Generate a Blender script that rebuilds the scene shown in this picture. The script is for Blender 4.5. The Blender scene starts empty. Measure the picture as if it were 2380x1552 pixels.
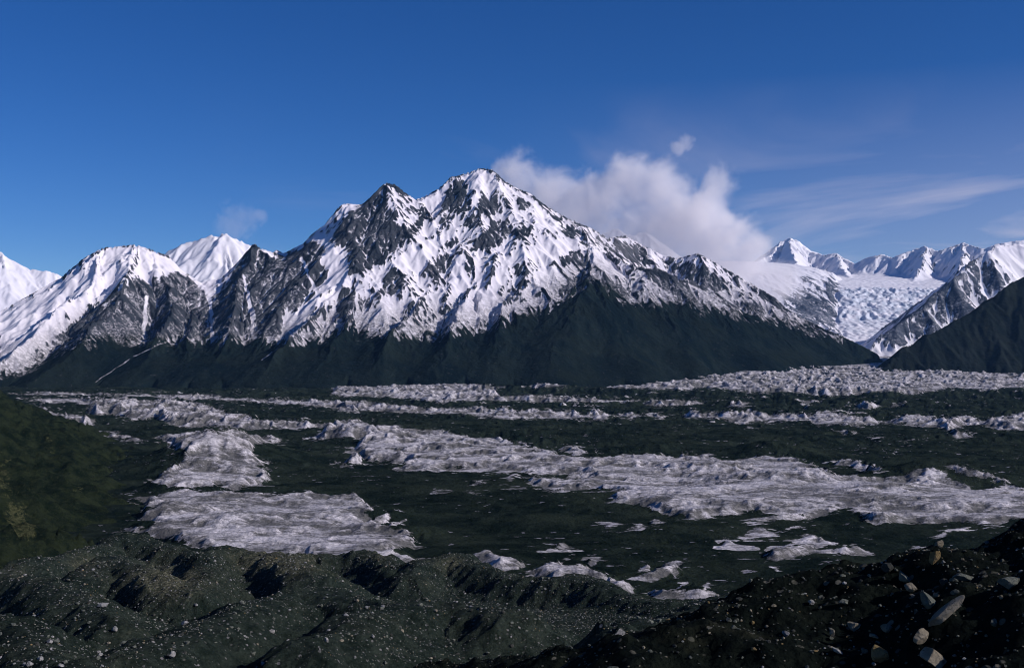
import bpy, math, random, time
import numpy as np
from mathutils import Vector, Euler
T0 = time.time()
random.seed(7)
rng = np.random.default_rng(11)
sc = bpy.context.scene
C = sc.collection

# ------------------------------------------------------------------ camera
# layout coordinates: pixels of a 2380x1552 print of the photograph, horizon at row 795
F = 2552.0; CX = 1190.0; CY = 776.0; HZ = 795.0
cam_d = bpy.data.cameras.new('camera'); cam = bpy.data.objects.new('camera', cam_d)
C.objects.link(cam); sc.camera = cam
cam_d.sensor_width = 36.0
cam_d.lens = 36.0 * F / 2380.0
cam_d.clip_start = 0.5; cam_d.clip_end = 60000
cam.location = (0, 0, 0)
cam.rotation_euler = (math.radians(90) + math.atan((HZ - CY) / F), 0, 0)

# ------------------------------------------------------------------ world and sun
SUN_EL = math.radians(29); SUN_AZ = math.radians(109)      # clockwise from the view direction (+Y)
w = bpy.data.worlds.new('World'); sc.world = w; w.use_nodes = True
nt = w.node_tree; nt.nodes.clear()
N = nt.nodes.new; L = nt.links.new
out = N('ShaderNodeOutputWorld'); bg = N('ShaderNodeBackground'); sky = N('ShaderNodeTexSky')
sky.sky_type = 'NISHITA'; sky.sun_disc = False
sky.sun_elevation = SUN_EL; sky.sun_rotation = SUN_AZ
sky.altitude = 3200; sky.air_density = 1.0; sky.dust_density = 1.0; sky.ozone_density = 6.0
bg.inputs['Strength'].default_value = 0.085
L(bg.outputs[0], out.inputs['Surface'])
# thin high cirrus, drawn on a flat layer high above
tc = N('ShaderNodeTexCoord'); sep = N('ShaderNodeSeparateXYZ'); L(tc.outputs['Generated'], sep.inputs[0])
def wm(op, a, b=None, clamp=False):
    m = N('ShaderNodeMath'); m.operation = op; m.use_clamp = clamp
    for i, v in enumerate((a, b)):
        if v is None: continue
        if isinstance(v, (int, float)): m.inputs[i].default_value = v
        else: L(v, m.inputs[i])
    return m.outputs[0]
zc = wm('MAXIMUM', sep.outputs[2], 0.02)
zz = wm('ADD', zc, 0.06)
ux = wm('DIVIDE', sep.outputs[0], zz); uy = wm('DIVIDE', sep.outputs[1], zz)
comb = N('ShaderNodeCombineXYZ'); L(ux, comb.inputs[0]); L(uy, comb.inputs[1])
mp = N('ShaderNodeMapping'); mp.inputs['Rotation'].default_value = (0, 0, math.radians(24)); mp.inputs['Scale'].default_value = (0.60, 0.34, 1)
L(comb.outputs[0], mp.inputs[0])
n1 = N('ShaderNodeTexNoise'); n1.inputs['Scale'].default_value = 1.35; n1.inputs['Detail'].default_value = 7; n1.inputs['Roughness'].default_value = 0.55
n1.inputs['Distortion'].default_value = 0.6
L(mp.outputs[0], n1.inputs['Vector'])
cr = wm('MULTIPLY', wm('SUBTRACT', n1.outputs[0], 0.47, True), 4.2, True)
n2 = N('ShaderNodeTexNoise'); n2.inputs['Scale'].default_value = 0.35; n2.inputs['Detail'].default_value = 2; L(comb.outputs[0], n2.inputs['Vector'])
# more cirrus towards the right-hand sky, low down
dirm = wm('ADD', wm('MULTIPLY', sep.outputs[0], 1.5), 0.42, True)
low = wm('SUBTRACT', 1.15, wm('MULTIPLY', sep.outputs[2], 5.0), True)
veil = wm('MULTIPLY', wm('ADD', wm('MULTIPLY', sep.outputs[0], 1.5), 0.05, True), wm('MULTIPLY', low, 0.42), True)
cfac = wm('ADD', wm('MULTIPLY', wm('MULTIPLY', cr, dirm), wm('MULTIPLY', low, 1.0), True), veil, True)
mx = N('ShaderNodeMix'); mx.data_type = 'RGBA'
L(cfac, mx.inputs[0]); mx.inputs[7].default_value = (7.6, 7.0, 8.2, 1)
hs = N('ShaderNodeHueSaturation'); hs.inputs['Hue'].default_value = .512; hs.inputs['Saturation'].default_value = 1.21; hs.inputs['Value'].default_value = 1.0
L(sky.outputs[0], hs.inputs['Color']); L(hs.outputs[0], mx.inputs[6]); L(mx.outputs[2], bg.inputs['Color'])

sun_d = bpy.data.lights.new('sun', 'SUN'); sun = bpy.data.objects.new('sun', sun_d); C.objects.link(sun)
sun_d.energy = 4.3; sun_d.angle = math.radians(0.5); sun_d.color = (1.0, 0.925, 0.93)
sdir = Vector((math.sin(SUN_AZ) * math.cos(SUN_EL), math.cos(SUN_AZ) * math.cos(SUN_EL), math.sin(SUN_EL)))
sun.rotation_euler = sdir.to_track_quat('Z', 'Y').to_euler()
sc.view_settings.view_transform = 'Standard'; sc.view_settings.look = 'None'
sc.view_settings.exposure = 0.0; sc.view_settings.gamma = 1.0
sc.cycles.volume_step_rate = 1.0; sc.cycles.volume_max_steps = 256
sc.cycles.volume_bounces = 8; sc.cycles.max_bounces = 9; sc.cycles.diffuse_bounces = 3
sc.cycles.use_denoising = True; sc.cycles.filter_width = 1.0

# ------------------------------------------------------------------ helpers
def tag(o, kind=None, label=None, cat=None, group=None):
    if kind: o['kind'] = kind
    if label: o['label'] = label
    if cat: o['category'] = cat
    if group: o['group'] = group
    return o
def P(px, py, D): return ((px - CX) / F * D, float(D), (HZ - py) / F * D)
def sstep(x, a, b):
    t = np.clip((x - a) / (b - a), 0, 1); return t * t * (3 - 2 * t)
def hsh(ix, iy, s):
    a = (ix.astype(np.int64) & 0xffffffff).astype(np.uint32); b = (iy.astype(np.int64) & 0xffffffff).astype(np.uint32)
    h = a * np.uint32(374761393) + b * np.uint32(668265263) + np.uint32((s * 2246822519) & 0xffffffff)
    h = (h ^ (h >> np.uint32(13))) * np.uint32(1274126177)
    h = (h ^ (h >> np.uint32(16))) * np.uint32(2654435761)
    return (h ^ (h >> np.uint32(15))).astype(np.float32) / np.float32(4294967296.0)
def noise(x, y, s=0):
    x = np.asarray(x, np.float32); y = np.asarray(y, np.float32)
    ix = np.floor(x); iy = np.floor(y); fx = x - ix; fy = y - iy
    ix = ix.astype(np.int32); iy = iy.astype(np.int32)
    u = fx * fx * fx * (fx * (fx * 6 - 15) + 10); v = fy * fy * fy * (fy * (fy * 6 - 15) + 10)
    def g(dx, dy):
        a = hsh(ix + dx, iy + dy, s) * np.float32(2 * math.pi)
        return np.cos(a) * (fx - dx) + np.sin(a) * (fy - dy)
    a = g(0, 0); b = g(1, 0); c = g(0, 1); d = g(1, 1)
    return (a + u * (b - a) + v * (c - a + u * (a - b - c + d))) * 1.5
def fbm(x, y, wl, octv, s=0, gain=0.5):
    r = 0; a = 1.0; t = 0
    for o in range(octv):
        r = r + a * noise(x / wl + 17.3 * o, y / wl - 9.1 * o, s + o); t += a; a *= gain; wl /= 2.03
    return r / t
def ridged(x, y, wl, octv, s=0, gain=0.5):
    r = 0; a = 1.0; t = 0
    for o in range(octv):
        r = r + a * (1 - 2 * np.abs(noise(x / wl + 7.7 * o, y / wl + 3.1 * o, s + o))); t += a; a *= gain; wl /= 2.1
    return r / t
def blur(A, n=1):
    for _ in range(n):
        B = np.pad(A, 1, mode='edge'); A = (B[:-2, 1:-1] + B[2:, 1:-1] + 2 * B[1:-1, 1:-1]) / 4
        B = np.pad(A, 1, mode='edge'); A = (B[1:-1, :-2] + B[1:-1, 2:] + 2 * B[1:-1, 1:-1]) / 4
    return A
def grid(x0, x1, y0, y1, st):
    xs = np.arange(x0, x1 + st * .5, st, dtype=np.float32); ys = np.arange(y0, y1 + st * .5, st, dtype=np.float32)
    return np.meshgrid(xs, ys)
def ridge_h(X, Y, lines, zb, power=1.25):
    """highest of the flanks falling away from each crest line; a line is (k, [(px,py,D), ...])"""
    H = np.full(X.shape, zb, np.float32)
    for k, pts in lines:
        q = [P(*p) for p in pts]
        for a, b in zip(q[:-1], q[1:]):
            ex, ey = b[0] - a[0], b[1] - a[1]; ll = ex * ex + ey * ey + 1e-6
            t = np.clip(((X - a[0]) * ex + (Y - a[1]) * ey) / ll, 0, 1)
            d = np.hypot(X - a[0] - t * ex, Y - a[1] - t * ey)
            hc = a[2] + t * (b[2] - a[2]) - zb
            Lk = np.maximum(hc * k, 1)
            H = np.maximum(H, zb + hc * np.maximum(0, 1 - d / Lk) ** power)
    return H
def erode(H, X, Y, dx, cell, amp, octv, seed, f=1.15, slope0=0.25, gain=0.52):
    """carves branching gullies that run down the slope, octave by octave; returns height and ribness (+ribs, -gullies)"""
    rib = np.zeros_like(H); tw = 0; wgt = 1.0
    for o in range(octv):
        Hs = blur(H, 2 if o == 0 else 1)
        gy, gx = np.gradient(Hs, dx); sl = np.hypot(gx, gy) + 1e-6
        sx = -gy / sl; sy = gx / sl
        px = X / cell; py = Y / cell; ix = np.floor(px).astype(np.int32); iy = np.floor(py).astype(np.int32)
        fx = px - ix; fy = py - iy
        Cc = 0; Ss = 0; W = 0
        for i in (-1, 0, 1, 2):
            for j in (-1, 0, 1, 2):
                rx = hsh(ix + i, iy + j, seed + o) - 0.5; ry = hsh(ix + i, iy + j, seed + 50 + o) - 0.5
                vx = fx - i - rx * .9; vy = fy - j - ry * .9
                wg = np.maximum(0, np.exp(-2 * (vx * vx + vy * vy)) - 0.011)
                ph = (vx * sx + vy * sy) * (2 * math.pi * f)
                Cc = Cc + wg * np.cos(ph); Ss = Ss + wg * np.sin(ph); W = W + wg
        m = np.sqrt(Cc * Cc + Ss * Ss); c = Cc / np.maximum(m, W * 0.35)
        r = 1 - 2 * np.sqrt(np.clip((1 - c) / 2, 1e-4, 1))
        fade = sstep(sl, 0.04, slope0)
        H = H + amp * fade * (r * .8 + .1); rib = rib + wgt * r * fade; tw += wgt
        wgt *= .75; amp *= gain; cell *= .5
    return H, rib / tw
def skyfit(H, X, Y, line, reach=110, zmin=-100, it=3, bw=4.0):
    """raises or lowers the crest of a massif so its skyline has the wanted profile"""
    line = np.array([(p[0], p[1]) for p in line], float)
    for _ in range(it):
        px = CX + X / Y * F; py = HZ - H / Y * F
        b = np.floor((px - line[0, 0]) / bw).astype(int); n = int((line[-1, 0] - line[0, 0]) / bw)
        ok = (b >= 0) & (b < n) & (H > zmin)
        mn = np.full(n, 1e9); np.minimum.at(mn, b[ok], py[ok]); good = mn < 1e8
        xc = line[0, 0] + (np.arange(n) + .5) * bw
        mn = np.interp(xc, xc[good], mn[good])
        dl = np.interp(xc, line[:, 0], line[:, 1]) - mn
        dl = np.convolve(np.pad(dl, 1, mode='edge'), [.25, .5, .25], 'valid')
        D = np.interp(px, xc, dl, left=0, right=0); M_ = np.interp(px, xc, mn)
        w_ = np.clip(1 - (py - M_) / reach, 0, 1) ** 1.3 * (H > zmin)
        H = H - D / F * Y * w_
    return H
def polymap(polys, x0, y0, x1, y1, ss=2.0, aspect=1.0, clipv=40.0):
    gx, gy = np.meshgrid(np.arange(x0, x1, ss), np.arange(y0, y1, ss)); S_ = np.full(gx.shape, -clipv)
    for poly in polys:
        a = np.array(poly); p0 = a.min(0) - 24; p1 = a.max(0) + 24
        i0 = max(0, int((p0[0] - x0) / ss)); i1 = min(gx.shape[1], int((p1[0] - x0) / ss) + 1); j0 = max(0, int((p0[1] - y0) / ss)); j1 = min(gx.shape[0], int((p1[1] - y0) / ss) + 1)
        if i1 <= i0 or j1 <= j0: continue
        g, h = gx[j0:j1, i0:i1], gy[j0:j1, i0:i1]; ins = np.zeros(g.shape, bool); dm = np.full(g.shape, 1e9)
        for (ax, ay), (bx, by) in zip(poly, poly[1:] + poly[:1]):
            ex, ey = bx - ax, (by - ay) * aspect
            t = np.clip(((g - ax) * ex + (h - ay) * aspect * ey) / (ex * ex + ey * ey + 1e-9), 0, 1)
            dm = np.minimum(dm, np.hypot(g - ax - t * ex, (h - ay) * aspect - t * ey))
            if ay != by: ins ^= ((ay > h) != (by > h)) & (g < (bx - ax) * (h - ay) / (by - ay) + ax)
        S_[j0:j1, i0:i1] = np.maximum(S_[j0:j1, i0:i1], np.where(ins, dm, -dm))
    return np.clip(S_, -clipv, clipv)
def sample(G, x0, y0, st, X, Y):
    fx = np.clip((X - x0) / st, 0, G.shape[1] - 1.001); fy = np.clip((Y - y0) / st, 0, G.shape[0] - 1.001)
    ix = fx.astype(np.int32); iy = fy.astype(np.int32); fx = fx - ix; fy = fy - iy
    return (G[iy, ix] * (1 - fx) * (1 - fy) + G[iy, ix + 1] * fx * (1 - fy) + G[iy + 1, ix] * (1 - fx) * fy + G[iy + 1, ix + 1] * fx * fy)
def mesh_grid(name, X, Y, Z, attrs, mat, keep=None):
    ny, nx = X.shape
    me = bpy.data.meshes.new(name)
    co = np.stack([X, Y, Z], -1).astype(np.float32).reshape(-1, 3)
    i = np.arange(ny * nx).reshape(ny, nx)
    q = np.stack([i[:-1, :-1], i[:-1, 1:], i[1:, 1:], i[1:, :-1]], -1).reshape(-1, 4)
    if keep is not None:
        k = (keep[:-1, :-1] | keep[:-1, 1:] | keep[1:, 1:] | keep[1:, :-1]).reshape(-1); q = q[k]
        used = np.zeros(ny * nx, bool); used[q.reshape(-1)] = True
        remap = np.cumsum(used) - 1; co = co[used]; q = remap[q]; attrs = {a: v.reshape(-1)[used] for a, v in attrs.items()}
    me.vertices.add(len(co)); me.vertices.foreach_set('co', co.reshape(-1))
    nq = len(q); me.loops.add(nq * 4); me.loops.foreach_set('vertex_index', q.reshape(-1).astype(np.int32))
    me.polygons.add(nq); me.polygons.foreach_set('loop_start', np.arange(0, nq * 4, 4, dtype=np.int32))
    me.polygons.foreach_set('use_smooth', np.ones(nq, bool))
    for a, v in attrs.items():
        at = me.attributes.new(a, 'FLOAT', 'POINT'); at.data.foreach_set('value', np.ascontiguousarray(v, np.float32).reshape(-1))
    me.update(); me.materials.append(mat)
    o = bpy.data.objects.new(name, me); C.objects.link(o)
    return o

# ------------------------------------------------------------------ materials
class M:
    def __init__(s, name):
        s.m = bpy.data.materials.new(name); s.m.use_nodes = True; s.t = s.m.node_tree; s.t.nodes.clear()
        s.out = s.n('ShaderNodeOutputMaterial')
        s.geo = s.n('ShaderNodeNewGeometry')
    def n(s, k): return s.t.nodes.new(k)
    def l(s, a, b): s.t.links.new(a, b)
    def put(s, v, sock):
        if isinstance(v, (int, float)): sock.default_value = v
        elif isinstance(v, tuple): sock.default_value = v if len(v) == 4 or sock.type == 'VECTOR' else (*v, 1)
        else: s.l(v, sock)
    def math(s, op, a, b=0, c=None, clamp=False):
        m = s.n('ShaderNodeMath'); m.operation = op; m.use_clamp = clamp
        s.put(a, m.inputs[0]); s.put(b, m.inputs[1])
        if c is not None: s.put(c, m.inputs[2])
        return m.outputs[0]
    def noise(s, size, det=4, rough=.55, stretch=None, dist=0.0, rot=0):
        m = s.n('ShaderNodeMapping'); s.l(s.geo.outputs['Position'], m.inputs[0])
        st = stretch or (1, 1, 1); m.inputs['Scale'].default_value = tuple(1 / (size * k) for k in st)
        m.inputs['Rotation'].default_value = (0, 0, rot)
        t = s.n('ShaderNodeTexNoise'); t.inputs['Scale'].default_value = 1; t.inputs['Detail'].default_value = det
        t.inputs['Roughness'].default_value = rough; t.inputs['Distortion'].default_value = dist
        s.l(m.outputs[0], t.inputs['Vector']); return t.outputs[0]
    def vor(s, size, feat='F1', out='Distance', stretch=None):
        m = s.n('ShaderNodeMapping'); s.l(s.geo.outputs['Position'], m.inputs[0])
        st = stretch or (1, 1, 1); m.inputs['Scale'].default_value = tuple(1 / (size * k) for k in st)
        t = s.n('ShaderNodeTexVoronoi'); t.feature = feat; t.inputs['Scale'].default_value = 1
        s.l(m.outputs[0], t.inputs['Vector']); return t.outputs[out]
    def attr(s, name):
        a = s.n('ShaderNodeAttribute'); a.attribute_name = name; return a.outputs['Fac']
    def ramp(s, v, a, b):
        m = s.n('ShaderNodeMapRange'); m.interpolation_type = 'SMOOTHSTEP'
        s.put(v, m.inputs[0]); s.put(a, m.inputs[1]); s.put(b, m.inputs[2]); return m.outputs[0]
    def mix(s, f, a, b):
        m = s.n('ShaderNodeMix'); m.data_type = 'RGBA'; s.put(f, m.inputs[0]); s.put(a, m.inputs[6]); s.put(b, m.inputs[7]); return m.outputs[2]
    def bump(s, h, dist, strength=1.0, nrm=None):
        b = s.n('ShaderNodeBump'); b.inputs['Strength'].default_value = strength; b.inputs['Distance'].default_value = dist
        s.l(h, b.inputs['Height'])
        if nrm is not None: s.l(nrm, b.inputs['Normal'])
        return b.outputs[0]
    def finish(s, col, rough=.9, nrm=None, spec=.2):
        p = s.n('ShaderNodeBsdfPrincipled'); s.put(col, p.inputs['Base Color']); s.put(rough, p.inputs['Roughness'])
        s.put(spec, p.inputs['Specular IOR Level'])
        if nrm is not None: s.l(nrm, p.inputs['Normal'])
        s.l(p.outputs[0], s.out.inputs['Surface']); return s.m

def mat_mountain(name, px, rock, dark, fine=1.0, snowc=(.82, .79, .82)):
    """px: metres per pixel at its distance"""
    m = M(name)
    nf = m.noise(px * 16, 6, .7)
    nm = m.noise(px * 5, 4, .75)
    sf = m.math('ADD', m.attr('snow'), m.math('MULTIPLY', m.math('SUBTRACT', nf, .5), 1.35 * fine))
    sf = m.math('ADD', sf, m.math('MULTIPLY', m.math('SUBTRACT', nm, .5), 1.1 * fine))
    ndust = m.noise(px * 2.2, 4, .8)
    f = m.math('MAXIMUM', m.ramp(sf, -.10, .14), m.math('MULTIPLY', m.math('MULTIPLY', m.ramp(m.math('ADD', m.attr('dust'), m.math('MULTIPLY', m.math('SUBTRACT', nf, .5), 1.6)), .0, .5), m.ramp(ndust, .45, .62)), .8))
    f = m.math('MULTIPLY', f, m.math('SUBTRACT', 1.0, m.math('MULTIPLY', m.attr('thin'), m.ramp(m.noise(px * 3.0, 5, .8), .36, .60)), clamp=True))
    rv = m.noise(px * 30, 5, .6)
    rcol = m.mix(m.ramp(rv, .35, .65), rock[0], rock[1])
    veg = m.mix(m.ramp(m.noise(px * 40, 5, .6), .4, .62), dark[0], dark[1])
    strk = m.noise(px * 14, 5, .65, (.7, 3.2, 3.2), .5)
    veg = m.mix(m.math('MULTIPLY', m.ramp(strk, .42, .68), .75), veg, (dark[1][0] * 1.7, dark[1][1] * 1.7, dark[1][2] * 1.8))
    veg = m.mix(m.math('MULTIPLY', m.ramp(m.noise(px * 90, 4, .6), .5, .62), .5), veg, dark[0])
    speck = m.ramp(m.noise(px * 4, 3, .7), .62, .72)
    veg = m.mix(m.math('MULTIPLY', speck, .35), veg, dark[2])
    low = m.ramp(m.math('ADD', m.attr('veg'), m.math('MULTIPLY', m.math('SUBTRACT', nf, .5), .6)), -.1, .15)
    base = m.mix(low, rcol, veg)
    sc_ = m.mix(m.ramp(m.noise(px * 60, 3), .35, .7), snowc, (snowc[0] * .9, snowc[1] * .9, snowc[2] * .93))
    ic = m.mix(m.ramp(m.noise(px * 6, 4, .7), .35, .65), (.42, .48, .56), (.64, .68, .75))
    sc_ = m.mix(m.math('MULTIPLY', m.attr('blue'), m.ramp(m.noise(px * 12, 5, .7), .40, .56)), sc_, ic)  # blue ice on the seracs; the tint also paints in their bluish shading
    col = m.mix(f, base, sc_)
    bh = m.math('ADD', m.math('MULTIPLY', m.noise(px * 9, 6, .65), m.math('SUBTRACT', 1.15, f)), m.math('MULTIPLY', f, .12))
    nrm = m.bump(bh, px * 5, .55)
    return m.finish(col, .95, nrm, m.math('MULTIPLY', f, .15))

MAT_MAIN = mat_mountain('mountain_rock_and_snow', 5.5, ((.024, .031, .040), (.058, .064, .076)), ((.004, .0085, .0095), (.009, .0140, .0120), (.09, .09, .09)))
MAT_FAR = mat_mountain('far_rock_and_snow', 11, ((.035, .047, .07), (.085, .10, .13)), ((.03, .04, .05), (.05, .06, .07), (.1, .1, .12)), snowc=(.81, .80, .83))  # rock tinted bluish: distant air haze partly put into its colour
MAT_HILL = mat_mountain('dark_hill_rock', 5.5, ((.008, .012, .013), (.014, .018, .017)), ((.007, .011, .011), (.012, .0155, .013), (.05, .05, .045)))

# ------------------------------------------------------------------ snow layout along the range
def curve(px, pts):
    a = np.array(pts, float); return np.interp(px, a[:, 0], a[:, 1])
SNOWLINE = [(-400, 900), (-50, 862), (40, 850), (120, 812), (200, 775), (260, 770), (330, 775), (420, 780), (500, 780), (560, 782), (600, 765), (645, 790), (700, 782), (760, 768), (820, 745),
            (880, 768), (950, 765), (1000, 762), (1060, 762), (1110, 750), (1150, 742), (1190, 728), (1230, 715), (1290, 695), (1330, 664), (1365, 642), (1400, 655), (1450, 682),
            (1530, 690), (1600, 690), (1650, 700), (1700, 715), (1760, 722), (1830, 742), (1880, 752), (1960, 770), (2100, 780)]
# outlines of the bare rock faces and of the deep snowfields on the main mountain
def z1(l): return [(x * .368, 362 + y * .368) for x, y in l]
def z2(l): return [(666 + x * .368, 362 + y * .368) for x, y in l]
def z3(l): return [(1333 + x * .4402, 362 + y * .44) for x, y in l]
ROCK = [z2([(600,200),(640,175),(560,250),(480,290),(400,360),(330,450),(290,520),(330,560),(400,620),(380,720),(410,750),(500,740),(560,690),(600,690),(640,640),(700,600),(760,540),(850,460),(890,380),(870,350),(800,420),(760,470),(740,430),(700,440),(690,360),(640,330),(620,260)]),
 z2([(680,190),(730,220),(790,290),(770,300),(700,230)]), z2([(860,340),(790,300),(760,330),(830,380)]),
 z2([(1060,150),(1120,150),(1150,220),(1160,340),(1100,370),(1030,360),(990,330),(1000,250),(1040,190)]), z2([(1230,260),(1290,250),(1340,300),(1360,360),(1290,375),(1215,365),(1210,310)]), z2([(1460,250),(1510,260),(1540,330),(1500,340),(1450,290)]),
 z2([(1290,410),(1400,400),(1440,460),(1540,440),(1550,490),(1480,530),(1420,510),(1350,560),(1280,600),(1200,600),(1170,580),(1200,520),(1260,480)]), z2([(960,640),(1010,610),(1060,640),(1040,690),(1000,740),(940,780),(900,750),(880,710),(930,690)]),
 z2([(1380,700),(1450,660),(1500,690),(1490,720),(1540,740),(1480,760),(1400,770),(1370,740)]), z2([(1140,640),(1180,640),(1190,700),(1180,780),(1140,740)]), z2([(1380,850),(1460,800),(1540,800),(1450,850),(1400,870)]), z2([(1120,400),(1200,370),(1220,430),(1150,470),(1110,440)]),
 z2([(960,430),(1000,360),(1060,380),(1000,450)]), z2([(820,600),(880,480),(920,500),(850,600)]), z2([(1000,560),(1080,500),(1110,520),(1020,600)]),
 z2([(420,820),(350,850),(300,920),(310,1000),(370,1010),(440,960),(480,980),(530,960),(540,900),(600,880),(690,880),(720,830),(760,800),(740,740),(660,700),(640,740),(600,820),(560,880),(480,900),(450,840)]),
 z2([(90,600),(160,540),(230,560),(270,620),(220,650),(150,590)]), z2([(0,680),(20,660),(110,620),(190,660),(260,720),(200,780),(150,800),(120,880),(200,900),(150,930),(90,950),(40,990),(0,980)]),
 z2([(1760,440),(1820,440),(1860,510),(1800,520),(1750,480)]), z2([(1650,690),(1800,580),(1900,640),(1930,720),(1850,700),(1800,680),(1700,720)]), z2([(1690,380),(1740,400),(1730,420),(1690,400)]), z2([(1560,260),(1600,280),(1640,330),(1590,310)]),
 z2([(1700,860),(1780,780),(1900,740),(1960,780),(2080,800),(2199,850),(2199,900),(1700,900)]),
 z3([(210,450),(290,450),(370,490),(420,560),(400,585),(300,550),(230,510)]), z3([(500,590),(600,560),(700,600),(780,640),(820,700),(760,720),(680,690),(600,640)]), z3([(350,600),(440,600),(560,650),(650,720),(680,790),(600,800),(560,740),(500,720),(450,700),(400,640)]),
 z3([(800,780),(900,760),(1000,790),(1040,830),(950,830),(850,800)]), z3([(950,690),(1050,750),(1150,820),(1100,820),(980,740)]),
 z1([(710,870),(760,860),(830,770),(900,790),(960,800),(1100,740),(1180,760),(1290,850),(1320,900),(1400,830),(1480,720),(1560,600),(1620,570),(1720,650),(1850,600),(1980,560),(2050,620),(1990,680),(2070,740),(2050,800),(1950,900),(1800,980),(1780,1140),(1600,1150),(1400,1150),(1100,1150),(900,1180),(700,1200),(500,1230),(400,1200),(350,1150),(450,1080),(540,980),(620,920),(660,960)])]
SNOW = [z2([(240,520),(330,580),(400,700),(420,800),(300,900),(150,1030),(0,1150),(0,1020),(120,930),(250,830),(280,720),(210,650),(270,640)]), z1([(2050,560),(2110,600),(2140,760),(2180,850),(2000,1000),(1850,1160),(1790,1130),(1790,1020),(1900,940),(2050,830),(2080,740),(2010,680)]),
 z2([(600,690),(720,630),(830,520),(900,440),(950,370),(980,400),(930,520),(1010,480),(1130,390),(1160,380),(1060,500),(930,620),(870,700),(830,760),(740,740),(700,710)]), z2([(1060,130),(1210,80),(1320,120),(1380,200),(1400,290),(1340,230),(1250,240),(1160,220),(1130,150)]),
 z2([(1180,210),(1240,240),(1200,300),(1180,370),(1165,330)]), z2([(1180,830),(1230,790),(1350,870),(1380,930),(1500,920),(1550,930),(1350,1040),(1180,1060),(1080,1100),(1000,1070),(930,1090),(1060,960)]),
 z2([(620,870),(700,900),(850,870),(700,1000),(600,1110),(480,1100),(560,1000)]), z2([(1500,560),(1560,620),(1400,800),(1330,860),(1290,780),(1400,650)]), z2([(1600,500),(1760,520),(1880,520),(1650,800),(1560,900),(1450,900),(1600,700),(1520,640)]),
 z2([(1180,640),(1240,620),(1230,760),(1180,830)]), z2([(1060,640),(1130,600),(1130,760),(1180,830),(1060,900),(1010,800)]), z2([(130,540),(350,300),(470,305),(400,350),(320,400),(240,470),(200,520)]), z2([(800,280),(880,260),(960,210),(1030,150),(1000,250),(980,340),(880,320)]),
 z2([(1370,170),(1450,210),(1550,250),(1640,340),(1740,420),(1740,490),(1560,430),(1560,340),(1440,230)]), z2([(1900,530),(2000,600),(2180,780),(2080,760),(1930,700)]),
 z1([(630,580),(860,560),(880,600),(800,760),(700,860),(640,920),(540,950),(470,1060),(300,1180),(150,1280),(60,1330),(0,1250),(0,1000),(300,850),(400,780),(520,680)]), z3([(270,420),(500,520),(480,560),(400,540),(330,460)]),
 z1([(850,565),(1000,600),(1120,640),(1240,720),(1350,840),(1290,850),(1180,750),(1080,730),(950,790),(830,770),(860,660)])]
RMAP = polymap(ROCK, -20, 340, 2100, 920, 2.0, 1.0, 20.0); SMAP = polymap(SNOW, -20, 340, 2100, 920, 2.0, 1.0, 20.0)
STREAKS = [((490, 700), (494, 790), 5), ((340, 690), (335, 785), 5), ((575, 690), (590, 785), 4), ((12, 800), (14, 870), 5), ((30, 790), (32, 850), 5), ((395, 790), (310, 828), 1.6), ((300, 835), (222, 888), 2.0),
           ((632, 818), (612, 836), 3), ((478, 770), (500, 690), 3), ((565, 640), (590, 740), 4), ((700, 600), (740, 690), 4), ((830, 640), (832, 740), 5)]
def blobs(px, py, L_):
    r = 0
    for a in L_:
        r = r + a[4] * np.exp(-(((px - a[0]) / a[2]) ** 2 + ((py - a[1]) / a[3]) ** 2))
    return r
def seg(px, py, a, b):
    ex, ey = b[0] - a[0], b[1] - a[1]; t = np.clip(((px - a[0]) * ex + (py - a[1]) * ey) / (ex * ex + ey * ey), 0, 1)
    return np.hypot(px - a[0] - t * ex, py - a[1] - t * ey)

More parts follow.
